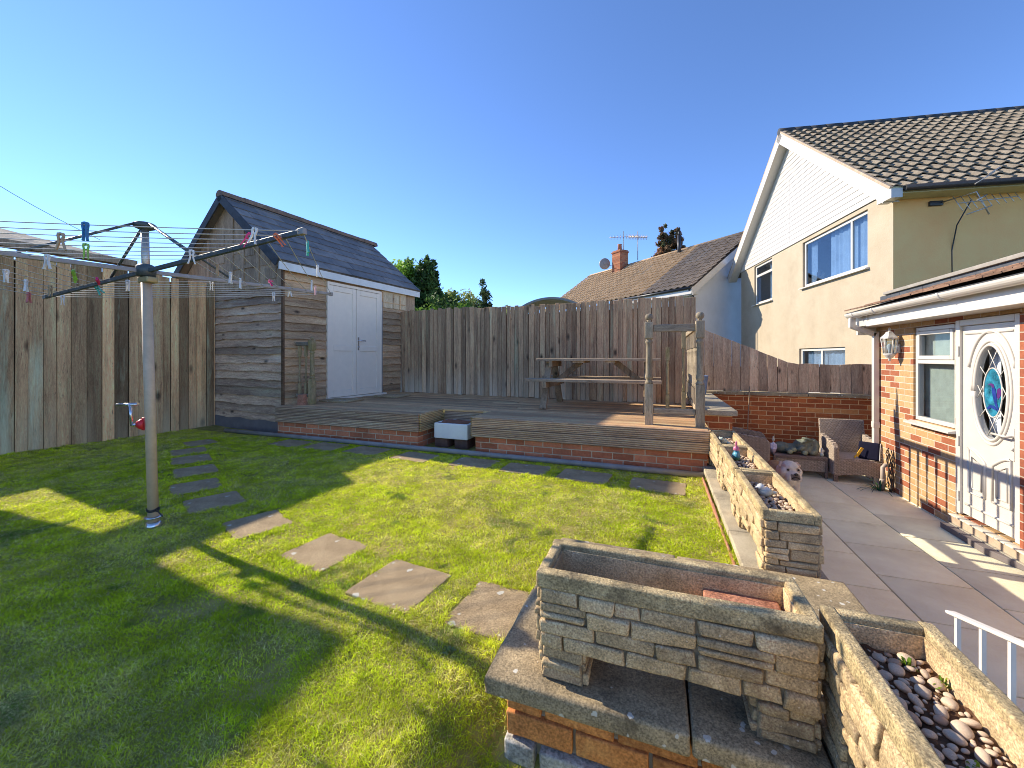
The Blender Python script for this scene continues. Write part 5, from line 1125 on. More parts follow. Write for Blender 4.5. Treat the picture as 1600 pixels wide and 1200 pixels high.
wp = MB().tube([(2.83, 6.60, -0.22), (2.765, 6.58, -0.22), (2.74, 6.575, -0.25), (2.735, 6.57, -0.55)], 0.024, 12).lathe((2.735, 6.57, -0.42), [(0.026, -0.02), (0.031, -0.015), (0.031, 0.015), (0.026, 0.02)], 12)
solo('waste_pipe', wp, M['tan_plastic'], 'short tan waste pipe bending out of the brick wall behind the armchair', 'pipe', (2.735, 6.57, -0.55))

# ------------------------------------------------------------------ bulldog
dog = thing('bulldog', 'white bulldog with dark muzzle looking out from behind the stone troughs', 'dog', (1.50, 5.82, PZ), R(192))
def dogcol(c):
    w_ = (0.66, 0.58, 0.50)
    m_ = Vector((c.x, c.y-0.175, c.z-0.315)); n_ = mnoise.noise(c*9)
    if c.y > 0.13 and m_.length < 0.060+0.02*n_ and c.z < 0.335: return (0.17, 0.13, 0.12) if c.z > 0.262 else (0.55, 0.46, 0.40)
    for sx in (-0.058, 0.058):
        if (Vector((c.x-sx, c.y-0.11, c.z-0.375))).length < (0.030 if sx < 0 else 0.020): return (0.38, 0.30, 0.26)
    if c.z > 0.40 and abs(c.x) > 0.07: return (0.56, 0.40, 0.33)
    if c.y < -0.14+0.05*n_: return (0.40, 0.22, 0.10)
    return tuple(q*(1+0.12*n_) for q in w_)
def bone(a, b, r0, r1, n=5):
    a, b = Vector(a), Vector(b); return [(tuple(a.lerp(b, k/n)), (r0+(r1-r0)*k/n,)*3) for k in range(n+1)]
E_ = [((0, 0.02, 0.385), (0.105, 0.10, 0.085)), ((0.07, 0.05, 0.335), (0.058, 0.065, 0.062)), ((-0.07, 0.05, 0.335), (0.058, 0.065, 0.062)), ((0, 0.115, 0.325), (0.072, 0.058, 0.042)), ((0.052, 0.118, 0.283), (0.040, 0.046, 0.055)), ((-0.052, 0.118, 0.283), (0.040, 0.046, 0.055)), ((0, 0.125, 0.272), (0.045, 0.045, 0.022)),
      ((0.03, 0.10, 0.405), (0.03, 0.02, 0.018)), ((-0.03, 0.10, 0.405), (0.03, 0.02, 0.018)), ((0, -0.08, 0.31), (0.10, 0.12, 0.10)), ((0, -0.06, 0.22), (0.125, 0.10, 0.11)), ((0, -0.19, 0.25), (0.125, 0.14, 0.105)), ((-0.03, -0.34, 0.255), (0.105, 0.14, 0.09)), ((-0.06, -0.47, 0.26), (0.10, 0.10, 0.095)), ((-0.07, -0.575, 0.27), (0.02, 0.04, 0.02))]
for sx in (-1, 1):
    E_ += bone((sx*0.10, -0.05, 0.20), (sx*0.115, -0.04, 0.05), 0.05, 0.034); E_ += [((sx*0.115, -0.015, 0.026), (0.036, 0.05, 0.026))]
    E_ += bone((-0.06+sx*0.075, -0.45, 0.22), (-0.06+sx*0.085, -0.42, 0.13), 0.062, 0.042); E_ += bone((-0.06+sx*0.085, -0.42, 0.13), (-0.06+sx*0.085, -0.50, 0.085), 0.038, 0.028); E_ += bone((-0.06+sx*0.085, -0.50, 0.085), (-0.06+sx*0.085, -0.475, 0.03), 0.028, 0.027); E_ += [((-0.06+sx*0.085, -0.45, 0.024), (0.032, 0.048, 0.024))]
blob('body', E_, 0.0105, M['coat'], dog, 4, dogcol)
mk('nose', MB().ell((0, 0.172, 0.338), (0.024, 0.014, 0.016), None, 2), M['dark_eye'], dog, local=True)
mk('mouth', MB().tube([(-0.055, 0.150, 0.268), (-0.03, 0.166, 0.292), (0, 0.176, 0.306), (0.03, 0.166, 0.292), (0.055, 0.150, 0.268)], 0.006, 8), M['dark_eye'], dog, local=True)
for sx in (-1, 1):
    mk('eye', MB().ell((sx*0.058, 0.108, 0.375), (0.013, 0.009, 0.012), None, 2), M['dark_eye'], dog, local=True)
    ear = MB().ell((sx*0.088, 0.0, 0.425), (0.028, 0.018, 0.026), Matrix.Rotation(R(sx*35), 3, 'Y'), 2).ell((sx*0.106, 0.022, 0.405), (0.022, 0.012, 0.022), Matrix.Rotation(R(sx*55), 3, 'Y'), 2)
    eo = mk('ear', ear, M['coat'], dog, local=True); a = eo.data.color_attributes.new('Col', 'FLOAT_COLOR', 'POINT')
    for i in range(len(eo.data.vertices)): a.data[i].color = (0.56, 0.41, 0.34, 1)

# ------------------------------------------------------------------ walls with openings
def wall_holes(mb, o, u, n, L, z0, z1, holes, depth):
    """front sheet with real openings and reveals; holes: (a0, a1, b0, b1) along u and z"""
    o = Vector(o); u = Vector(u); n = Vector(n); Z = Vector((0, 0, 1)); oz = o.z
    P = lambda a, z, d=0.0: Vector((o.x, o.y, 0))+u*a+Z*z-n*d
    flip = u.cross(Z).dot(n) < 0
    def q(pts): mb.add(pts[::-1] if flip else pts, [(0, 1, 2, 3)])
    xs = sorted({0, L, *[h[0] for h in holes], *[h[1] for h in holes]}); zs = sorted({z0, z1, *[h[2] for h in holes], *[h[3] for h in holes]})
    for i in range(len(xs)-1):
        for j in range(len(zs)-1):
            cx, cz = (xs[i]+xs[i+1])/2, (zs[j]+zs[j+1])/2
            if any(h[0] < cx < h[1] and h[2] < cz < h[3] for h in holes): continue
            q([P(xs[i], zs[j]), P(xs[i+1], zs[j]), P(xs[i+1], zs[j+1]), P(xs[i], zs[j+1])])
    for a0, a1, b0, b1 in holes:
        q([P(a0, b0), P(a0, b0, depth), P(a0, b1, depth), P(a0, b1)][::-1]); q([P(a1, b0), P(a1, b0, depth), P(a1, b1, depth), P(a1, b1)])
        q([P(a0, b0), P(a0, b0, depth), P(a1, b0, depth), P(a1, b0)]); q([P(a0, b1), P(a0, b1, depth), P(a1, b1, depth), P(a1, b1)][::-1])
    return mb
def frame_rect(mb, P, a0, a1, b0, b1, w_, d0, d1):
    """rectangular frame; P(a, b, d) -> point, bars butted"""
    def bx(a, b, c, d_):
        vs = [P(x, z, y) for y in (d0, d1) for (x, z) in ((a, c), (b, c), (b, d_), (a, d_))]
        mb.add(vs, [(0, 1, 2, 3), (7, 6, 5, 4), (0, 4, 5, 1), (1, 5, 6, 2), (2, 6, 7, 3), (3, 7, 4, 0)])
    bx(a0, a0+w_, b0, b1); bx(a1-w_, a1, b0, b1); bx(a0+w_, a1-w_, b0, b0+w_); bx(a0+w_, a1-w_, b1-w_, b1); return bx
def quad(P, a0, a1, b0, b1, d): return MB().add([P(a0, b0, d), P(a1, b0, d), P(a1, b1, d), P(a0, b1, d)], [(0, 1, 2, 3)])
def pane(P, a0, a1, b0, b1, d):
    mb = MB(); vs = [P(x, z, y) for y in (d, d+0.006) for (x, z) in ((a0, b0), (a1, b0), (a1, b1), (a0, b1))]
    return mb.add(vs, [(0, 1, 2, 3), (7, 6, 5, 4), (0, 4, 5, 1), (1, 5, 6, 2), (2, 6, 7, 3), (3, 7, 4, 0)])
def drape(P, a0, a1, b0, b1, d, waves, amp=0.02, taper=None):
    n = waves*8; pts = []; F = []
    for j in range(7):
        g = j/6
        for k in range(n+1):
            f = k/n; a = a0+(a1-a0)*f
            if taper: a = a0+(a1-a0)*(f*(1-taper*(1-g)) if taper > 0 else 1-(1-f)*(1+taper*(1-g)))
            pts.append(P(a, b0+(b1-b0)*g, d+amp*math.sin(f*waves*6.283)*(0.6+0.4*math.sin(f*17))))
    for j in range(6):
        for k in range(n): i = j*(n+1)+k; F.append((i, i+1, i+n+2, i+n+1))
    return MB().add(pts, F, True)

# ------------------------------------------------------------------ brick extension on the right
ext = thing('brick_extension', 'buff and red brick house extension with white oval-glass door and window at the right', 'house extension', (3.2, 4.5, -0.55))
WX = 2.84; YB_ = 7.03
wm = wall_holes(MB(), (WX, YB_, 0), (0, -1, 0), (-1, 0, 0), YB_-1.2, -0.62, 1.72, [(YB_-6.12, YB_-5.40, 0.45, 1.54), (YB_-5.38, YB_-4.60, -0.39, 1.565)], 0.10)
mk('wall', wm, M['brick_buff'], ext)
mk('end_wall', MB().box(WX+0.001, 6.0, YB_-0.11, YB_, -0.62, 1.75), M['brick_buff_x'], ext)
mk('interior_wall', MB().box(3.7, 3.75, 1.3, 6.9, -0.6, 1.7).box(2.96, 3.7, 6.86, 6.9, -0.6, 1.7).box(2.96, 3.7, 1.3, 1.34, -0.6, 1.7).box(2.96, 3.7, 1.34, 6.86, -0.5, -0.45), M['interior'], ext)
PW = lambda a, z, d: Vector((WX+d, a, z))          # a along Y, d into the wall
wf = MB(); bx = frame_rect(wf, PW, 5.405, 6.115, 0.455, 1.535, 0.045, 0.018, 0.075)
bx(5.45, 6.07, 1.115, 1.16)
wf2 = MB(); frame_rect(wf2, PW, 5.452, 6.068, 1.162, 1.488, 0.045, 0.006, 0.06); wf2.v = wf2.v
win = mk('window', wf, M['upvc'], ext, bevel=0.004)
mk('opening_sash', wf2, M['upvc'], win, bevel=0.006)
mk('pane', pane(PW, 5.498, 6.022, 1.208, 1.442, 0.035), M['glass'], win); mk('pane', pane(PW, 5.452, 6.068, 0.502, 1.113, 0.035), M['glass'], win)
bl = MB()
for k in range(20):
    a = 5.42+k*0.05; bl.add([PW(a, 0.48, 0.150), PW(a+0.047, 0.48, 0.118), PW(a+0.047, 1.50, 0.118), PW(a, 1.50, 0.150)], [(0, 1, 2, 3)])
mk('vertical_blind', bl, M['blind'], win)
mk('tied_curtain', drape(PW, 5.43, 5.66, 0.70, 1.50, 0.108, 4, 0.012, 0.55).xf(Matrix.Identity(4)), M['curtain'], win)
mk('sill', MB().prism([(WX-0.075, 5.37, 0.405), (WX-0.075, 5.37, 0.425), (WX+0.02, 5.37, 0.448), (WX+0.02, 5.37, 0.405)], (0, 0.80, 0)), M['upvc'], win, bevel=0.004)
# door
dfm = MB().box(WX-0.012, WX+0.07, 5.315, 5.378, -0.38, 1.56).box(WX-0.012, WX+0.07, 4.602, 4.655, -0.38, 1.56).box(WX-0.012, WX+0.07, 4.655, 5.315, 1.50, 1.56)
dr = mk('door_frame', dfm, M['upvc'], ext, bevel=0.005)
DC = (4.95, 0.865); RY, RZ_ = 0.188, 0.425
def ring(P, c, ry, rz, r, n=40, t0=0, t1=2*math.pi, d=0.0):
    return MB().tube([P(c[0]+ry*math.cos(t0+(t1-t0)*k/n), c[1]+rz*math.sin(t0+(t1-t0)*k/n), d) for k in range(n+1)], r, 10)
dl = MB(); n = 48; LY0, LY1, LZ0, LZ1 = 4.660, 5.310, -0.365, 1.495
# leaf sheet with an oval opening
P_in = []; P_out = []
for k in range(n):
    t = 2*math.pi*k/n; cy, cz = math.cos(t), math.sin(t); P_in.append((DC[0]+RY*cy, DC[1]+RZ_*cz))
    hw_ = (LY1-DC[0]) if cy > 0 else (DC[0]-LY0); hh_ = (LZ1-DC[1]) if cz > 0 else (DC[1]-LZ0)
    s_ = min(hw_/abs(cy) if abs(cy) > 1e-6 else 1e9, hh_/abs(cz) if abs(cz) > 1e-6 else 1e9); P_out.append((DC[0]+cy*s_, DC[1]+cz*s_))
corn = [(LY1, LZ1), (LY0, LZ1), (LY0, LZ0), (LY1, LZ0)]
k0 = 0; V = [PW(a, z, 0.012) for a, z in P_in]+[PW(a, z, 0.012) for a, z in P_out]+[PW(a, z, 0.012) for a, z in corn]; F = []
for k in range(n):
    k2 = (k+1) % n; a, b = P_out[k], P_out[k2]
    cidx = None
    for ci, c in enumerate(corn):
        if (abs(a[0]-c[0]) < 1e-6 and abs(b[1]-c[1]) < 1e-6 and abs(a[1]-b[1]) > 1e-6 and abs(a[0]-b[0]) > 1e-6) or (abs(a[1]-c[1]) < 1e-6 and abs(b[0]-c[0]) < 1e-6 and abs(a[1]-b[1]) > 1e-6 and abs(a[0]-b[0]) > 1e-6): cidx = 2*n+ci
    F.append((k, n+k, cidx, n+k2, k2) if cidx is not None else (k, n+k, n+k2, k2))
dl.add(V, F)
dl.add([PW(a, z, d_) for d_ in (0.012, 0.05) for a, z in P_in], [(k, (k+1) % n, n+(k+1) % n, n+k) for k in range(n)])
leaf = mk('door_leaf', dl, M['upvc'], dr)
md = MB()
for src in (ring(PW, DC, RY+0.012, RZ_+0.012, 0.014, 48, d=0.008), ring(PW, DC, RY+0.045, RZ_+0.05, 0.012, 48, d=0.010), ring(PW, (DC[0], DC[1]+0.03), RY+0.105, RZ_+0.11, 0.012, 24, R(22), R(158), 0.008)): md.add(src.v, src.f, True)
def tubeP(pts, r): 
    s_ = MB().tube([PW(a, z, 0.009) for a, z in pts], r, 8); md.add(s_.v, s_.f, True)
tubeP([(4.70, 1.42), (5.27, 1.42)], 0.010)
for sg in (-1, 1):
    y0_, y1_ = 4.975+sg*0.045, 4.975+sg*0.255
    pts = [(y0_, -0.13), (y0_, 0.20)]+[(y0_+(y1_-y0_)*k/8, 0.20+0.10*math.sin(k/8*1.57)) for k in range(1, 9)]+[(y1_, -0.13), (y0_, -0.13)]
    tubeP(pts, 0.012); tubeP([(y0_+(y1_-y0_)*0.22+(y1_-y0_)*0.56*f, z) for f, z in ((0, -0.08), (0, 0.16), (1, 0.22), (1, -0.08), (0, -0.08))], 0.008)
tubeP([(4.70, -0.26), (5.27, -0.26)], 0.012)
mk('moulding', md, M['upvc'], leaf)
gl_ = MB().add([PW(a, z, 0.028) for a, z in P_in], [tuple(range(n))]); mk('oval_glass', gl_, M['glass'], leaf)
ld = MB(); IO = (0.110, 0.225)
s_ = ring(PW, DC, IO[0], IO[1], 0.006, 40, d=0.022); ld.add(s_.v, s_.f, True)
for sg in (-1, 1):
    for (a, b, c, d_) in ((-0.06, 0.40, 0.082, 0.155), (-0.06, -0.40, 0.082, -0.155), (0.155, 0.24, 0.082, 0.155), (0.155, -0.24, 0.082, -0.155), (0.186, 0.06, 0.106, -0.065), (0.186, -0.06, 0.106, 0.065)):
        s_ = MB().tube([PW(DC[0]+sg*a, DC[1]+b, 0.022), PW(DC[0]+sg*c, DC[1]+d_, 0.022)], 0.0038, 6); ld.add(s_.v, s_.f, True)
mk('lead_lattice', ld, M['upvc'], leaf)
k_ = 36; op = MB().add([PW(DC[0]+IO[0]*math.cos(2*math.pi*q/k_), DC[1]+IO[1]*math.sin(2*math.pi*q/k_), 0.0245) for q in range(k_)], [tuple(range(k_))]); mk('stained_oval', op, M['stain_teal'], leaf)
def flat(pts, d, m, nme):
    mb = MB(); mb.prism([PW(DC[0]-x, DC[1]+z, d) for x, z in pts], (0.0015, 0, 0)); return mk(nme, mb, m, leaf)
flat([(-0.01, 0.06), (0.03, 0.04), (0.045, -0.03), (0.05, -0.10), (0.075, -0.16), (0.05, -0.15), (0.025, -0.11), (0.005, -0.05), (-0.012, 0.02)], 0.021, M['stain_blue'], 'stained_bird')
flat([(-0.062, 0.075), (-0.01, 0.085), (0.012, 0.075), (0.02, 0.05), (-0.005, 0.045), (-0.02, 0.065)], 0.0205, M['stain_purple'], 'stained_bird')
flat([(0.045, 0.03), (0.075, 0.05), (0.095, 0.03), (0.09, -0.02), (0.06, -0.06), (0.048, -0.03)], 0.0215, M['stain_purple'], 'stained_flower')
flat([(-0.075, -0.15), (-0.03, -0.115), (0.02, -0.12), (0.06, -0.17), (0.03, -0.155), (-0.02, -0.14), (-0.05, -0.16)], 0.0205, M['stain_blue'], 'stained_branch')
hd = MB().box(WX+0.000, WX+0.011, 4.676, 4.704, 0.30, 0.58); hd.tube([(WX+0.005, 4.69, 0.505), (WX-0.045, 4.69, 0.505), (WX-0.05, 4.71, 0.505), (WX-0.05, 4.84, 0.508)], 0.010, 10).lathe((WX-0.004, 4.69, 0.40), [(0.009, -0.012), (0.009, 0.012)], 10)
mk('handle', hd, M['upvc'], leaf)
for z_ in (1.25, 0.35, -0.2): mk('hinge', MB().box(WX-0.024, WX-0.0125, 5.318, 5.34, z_-0.05, z_+0.05), M['upvc'], leaf, bevel=0.003)
cb_ = MB().add(drape(PW, 5.02, 5.16, 0.40, 1.30, 0.12, 3, 0.012).v, drape(PW, 5.02, 5.16, 0.40, 1.30, 0.12, 3, 0.012).f, True); mk('door_curtain', cb_, M['curtain'], dr)
mk('brick_reveal', MB().box(WX-0.014, WX+0.05, 4.50, 4.600, -0.45, 1.56), brick('brick_reveal', 'YZ', [(0, (0.25, 0.07, 0.04)), (1, (0.36, 0.12, 0.06))], (0.45, 0.36, 0.27), bw=0.11), ext)
# fascia, soffit, gutter, roof
mk('fascia', MB().box(2.605, 2.63, 1.2, 6.62, 1.60, 1.755), M['upvc'], ext, bevel=0.004)
mk('fascia_trim', MB().box(2.585, 2.604, 1.2, 6.63, 1.60, 1.672), M['upvc'], ext, bevel=0.003)
mk('soffit', MB().box(2.631, 2.839, 1.2, 6.98, 1.600, 1.612), M['upvc'], ext)
mk('box_end', MB().box(2.63, 2.86, 6.985, 7.03, 1.50, 1.76).box(2.60, 2.63, 6.63, 7.02, 1.612, 1.755), M['upvc'], ext, bevel=0.004)
gt = MB(); n = 10; P = []; F = []
for yy in (1.2, 6.98):
    for k in range(n+1):
        t = math.pi*k/n; P.append((2.535-0.062*math.cos(t), yy, 1.795-0.062*math.sin(t)))
    for k in range(n+1):
        t = math.pi-math.pi*k/n; P.append((2.535-0.054*math.cos(t), yy, 1.795-0.054*math.sin(t)))
m_ = 2*(n+1)
for k in range(m_): F.append((k, (k+1) % m_, m_+(k+1) % m_, m_+k))
F += [tuple(range(m_))[::-1], tuple(range(m_, 2*m_))]; gt.add(P, F)
gut = mk('gutter', gt, M['upvc'], ext)
for yy in (3.2, 4.95, 6.2, 6.75):
    gj = MB(); gj.tube([(2.535-0.066*math.cos(math.pi*k/8), yy, 1.797-0.066*math.sin(math.pi*k/8)) for k in range(9)], 0.012, 6)
    mk('bracket', gj, M['upvc'], gut)
PY = 6.90
dpz = MB().bbox(2.50, 2.565, PY-0.032, PY+0.033, 1.60, 1.735, 0.004)
dpz.bar((2.535, PY, 1.62), (2.79, PY, 1.50), 0.062, 0.062).bbox(2.765, 2.827, PY-0.031, PY+0.031, 0.25, 1.53, 0.004).bbox(2.76, 2.832, PY-0.035, PY+0.035, 0.22, 0.30, 0.004).bbox(2.766, 2.826, PY-0.03, PY+0.03, -0.56, 0.22, 0.004)
mk('downpipe', dpz, M['upvc'], ext)
rt = MB(); ra_, rb_ = Vector((2.49, 0, 1.825)), Vector((3.62, 0, 2.17)); sl_ = (rb_-ra_).normalized(); nn = Vector((-sl_.z, 0, sl_.x))
slates(rt, (2.49, 1.0, 1.825), (0, 1, 0), sl_, nn, 6.0, 1.15, 0.25, 0.20, 0.016, 0.004); mk('roof_tiles', rt, M['tile_red'], ext)
mk('roof_deck', MB().prism([(2.49, 1.0, 1.808), (3.62, 1.0, 2.155), (3.62, 1.0, 1.75), (2.64, 1.0, 1.757), (2.49, 1.0, 1.800)], (0, 5.99, 0)), M['dark_edge'], ext)
up = MB(); y_ = 1.0
while y_ < 8.3: up.box(3.63, 3.66, y_, y_+0.6-0.006, 1.75, 2.245); y_ += 0.6
mk('lead_upstand', up, M['lead'], ext)
mk('parapet_cap', MB().bbox(3.595, 3.80, 1.0, 8.62, 2.25, 2.30, 0.006), M['cap_metal'], ext)
# door step
stp = thing('door_step', 'low grey door step with cream tiles below the white door', 'step', (2.76, 4.9, -0.55))
mk('slab', MB().prism([(2.70, 5.36, -0.55), (2.69, 4.745, -0.55), (2.839, 4.30, -0.55), (2.839, 5.36, -0.55)][::-1], (0, 0, 0.055)), M['step_grey'], stp, bevel=0.005)
ti = MB(); y_ = 4.42; k = 0
while y_ < 5.30:
    ti.bbox(2.762, 2.838, y_, y_+0.115, -0.4955, -0.488, 0.002); y_ += 0.12
mk('grey_tile', ti, M['tile_grey'], stp)
mk('upper_step', MB().box(2.785, 2.838, 4.4, 5.40, -0.487, -0.412), M['cement'], stp)
ti = MB(); y_ = 4.42
while y_ < 5.36: ti.bbox(2.765, 2.838, y_, y_+0.115, -0.411, -0.398, 0.003); y_ += 0.12
mk('cream_tile', ti, M['tile_cream'], stp)
bl_ = MB().lathe((2.78, 4.22, -0.55), [(0.02, 0), (0.024, 0.008), (0.01, 0.018), (0.012, 0.03)], 12).ell((2.78, 4.22, -0.495), (0.03, 0.03, 0.03), None, 3)
solo('garden_light', bl_, M['steel'], 'small silver ball on a short foot beside the door step', 'garden light', (2.78, 4.22, -0.55))
# wall lantern
ln = thing('wall_lantern', 'weathered white six-sided wall lantern on the brick wall beside the window', 'wall lantern', (2.84, 6.40, 1.33))
LC = Vector((2.735, 6.40, 0))
def hexr(r, z): return [Vector((LC.x+r*math.cos(R(60*k+30)), LC.y+r*math.sin(R(60*k+30)), z)) for k in range(6)]
cap_ = MB().lathe((LC.x, LC.y, 0), [(0.092, 1.425), (0.095, 1.435), (0.075, 1.455), (0.045, 1.49), (0.035, 1.51), (0.012, 1.515), (0.01, 1.525), (0.017, 1.535), (0.014, 1.55), (0.004, 1.565)], 6, False); mk('roof_cap', cap_, M['lantern'], ln)
cg = MB(); A_, B_ = hexr(0.082, 1.425), hexr(0.055, 1.23)
for a, b in zip(A_, B_): cg.tube([a, b], 0.006, 6)
for Rg in (A_, B_, hexr(0.067, 1.32)[:0] or B_):
    for k in range(6): cg.tube([Rg[k], Rg[(k+1) % 6]], 0.007, 6)
mk('cage', cg, M['lantern'], ln)
gg = MB().add([p for p in hexr(0.079, 1.423)]+[p for p in hexr(0.053, 1.232)], [(k, (k+1) % 6, 6+(k+1) % 6, 6+k) for k in range(6)]); mk('glass', gg, M['glass_refl'], ln)
mk('base_cup', MB().lathe((LC.x, LC.y, 0), [(0.008, 1.14), (0.016, 1.15), (0.012, 1.165), (0.035, 1.185), (0.05, 1.21), (0.064, 1.225), (0.06, 1.235)], 12), M['lantern'], ln)
mk('bulb', MB().lathe((LC.x, LC.y, 0), [(0.012, 1.23), (0.014, 1.27), (0.026, 1.32), (0.022, 1.345), (0.006, 1.36)], 12), M['white_cloth'], ln)
mk('bracket', MB().tube([(2.84, 6.40, 1.30), (2.80, 6.40, 1.24), (LC.x+0.01, LC.y, 1.20)], 0.011, 8).lathe((2.825, 6.40, 1.30), [(0.0001, -0.06), (0.02, -0.05), (0.02, 0.05), (0.0001, 0.06)], 10), M['lantern'], ln)

# ------------------------------------------------------------------ cream house at the right
def tiled(mb, o, u, s, nrm, L, S, course=0.32, wave=0.30, amp=0.022, step=0.032, res=6, skew=0.0):
    o = Vector(o); u = Vector(u).normalized(); s = Vector(s).normalized(); nrm = Vector(nrm).normalized()
    nc = int(L/wave*res); rows = int(S/course)+1
    for i in range(rows):
        s0 = i*course; s1 = min(S, s0+course+0.02)
        if s1-s0 < 0.05: continue
        P = []; F = []; sh = 0.5*wave*(i % 2)*0
        for k in range(nc+1):
            x = L*k/nc; ph = (x+sh)/wave % 1.0
            h = amp*(math.sin(ph*2*math.pi)+0.25*math.sin(4*math.pi*ph))+mnoise.noise(Vector((math.floor(x/wave)*3.3, i*2.7, 0)))*0.006
            jit = mnoise.noise(Vector((math.floor(x/wave)*1.7, i*5.1, 4)))*0.012
            p = o+u*x
            P += [p+s*(s0+jit)+nrm*(h+step-0.026), p+s*(s0+jit)+nrm*(h+step), p+s*s1+nrm*(h+0.002)]
        for k in range(nc):
            a = k*3; F += [(a, a+3, a+4, a+1), (a+1, a+4, a+5, a+2)]
        mb.add(P, F)
    return mb
HZ = math.atan2(0.1698, 0.9855)
hs = thing('cream_house', 'two-storey cream rendered house with white boarded gable and brown tiled roof', 'house', (4.66, 10.76, -0.66), HZ)
Zo = 0.66   # local z = world z + 0.66
zz = lambda z: z+Zo
gw = wall_holes(MB(), (0, 0, 0), (0, 1, 0), (-1, 0, 0), 8.42, 0, zz(4.72), [(0.78, 3.60, zz(3.27), zz(4.62)), (5.60, 7.10, zz(3.20), zz(4.68)), (1.60, 3.80, zz(0.2), zz(1.45))], 0.12)
mk('gable_wall', gw, M['render_cream'], hs, local=True)
mk('side_wall', MB().add([(0, 0, 0), (9, 0, 0), (9, 0, zz(4.75)), (0, 0, zz(4.75))], [(0, 1, 2, 3)]).box(0.02, 9, 0.05, 0.10, 0, zz(4.7)), M['render_shade'], hs, local=True)
mk('back_panel', MB().box(0.75, 0.8, 0.1, 8.4, 0, zz(4.7)), M['interior'], hs, local=True)
PH = lambda a, z, d: Vector((d, a, zz(z)))
def hwin(a0, a1, b0, b1, mull=None, trans=None, curtain=None):
    f = MB(); bx = frame_rect(f, PH, a0, a1, b0, b1, 0.07, 0.05, 0.11); ps_ = []
    if mull: bx(mull-0.035, mull+0.035, b0+0.07, b1-0.07); ps_ = [(a0+0.07, mull-0.035, b0+0.07, b1-0.07), (mull+0.035, a1-0.07, b0+0.07, b1-0.07)]
    elif trans: bx(a0+0.07, a1-0.07, trans-0.045, trans+0.045); ps_ = [(a0+0.07, a1-0.07, b0+0.07, trans-0.045), (a0+0.07, a1-0.07, trans+0.045, b1-0.07)]
    wn = mk('window', f, M['upvc'], hs, bevel=0.006, local=True)
    for q in ps_: mk('pane', pane(PH, *q, 0.07), M['glass_refl'], wn, local=True)
    mk('sill', MB().prism([(-0.09, a0-0.08, zz(b0)-0.055), (-0.09, a0-0.08, zz(b0)-0.03), (0.05, a0-0.08, zz(b0)), (0.05, a0-0.08, zz(b0)-0.055)], (0, a1-a0+0.16, 0)), M['upvc'], wn, local=True)
    if curtain:
        for (c0, c1, wv) in curtain: mk('curtain', drape(PH, c0, c1, b0+0.05, b1-0.05, 0.20, wv, 0.03), M['curtain'], wn, local=True)
    return wn
w1 = hwin(0.80, 3.58, 3.28, 4.61, mull=1.44, curtain=[(0.9, 2.55, 9), (3.2, 3.5, 3)])
hwin(5.62, 7.08, 3.21, 4.67, trans=4.28, curtain=[(5.7, 6.2, 3)])
hwin(1.62, 3.78, 0.21, 1.44, mull=2.7, curtain=[(1.7, 3.7, 10)])
mk('window_ornament', blob('tmp_orn', [((0, 0, 0.10), (0.16, 0.16, 0.10)), ((0.05, 0.1, 0.2), (0.10, 0.10, 0.12)), ((-0.02, -0.12, 0.18), (0.08, 0.1, 0.09))], 0.02, M['bark'], None).data and MB().ell((0.22, 3.05, zz(3.42)), (0.07, 0.22, 0.10), None, 2).ell((0.22, 3.15, zz(3.58)), (0.05, 0.10, 0.12), None, 2).ell((0.22, 2.92, zz(3.5)), (0.05, 0.09, 0.08), None, 2), M['bark'], w1, local=True)
bpy.data.objects.remove(bpy.data.objects['tmp_orn'])
AY, AZ = 4.33, zz(8.40); E0y, E1y = -0.40, 9.06; EZ = zz(4.63)
pit = (AZ-EZ)/(AY-E0y)
gc = MB(); z = zz(4.73)
def gy(z_): return (z_-EZ)/pit
while z < AZ-0.35:
    z1 = z+0.148; d0, d1 = E0y+gy(z)+0.02, E0y+gy(z1)+0.02
    ya, yb = max(-0.02, d0), min(8.44, 8.66-(d0-(-0.0)) if False else 2*AY-d0); yc, yd = max(-0.02, d1), min(8.44, 2*AY-d1)
    if yd-yc < 0.05: break
    gc.add([(-0.035, ya, z), (-0.035, yb, z), (-0.022, yd, z1), (-0.022, yc, z1), (0.0, ya, z), (0.0, yb, z), (0.0, yd, z1), (0.0, yc, z1)], [(0, 1, 2, 3)[::-1], (0, 4, 5, 1)[::-1], (1, 5, 6, 2)[::-1], (3, 2, 6, 7)[::-1], (0, 3, 7, 4)[::-1]])
    z += 0.15
gcl = mk('gable_cladding', gc, M['upvc'], hs, local=True)
mk('joint_strip', MB().box(-0.039, -0.024, 4.30, 4.325, zz(4.75), zz(6.9)), M['upvc_strip'], gcl, local=True)
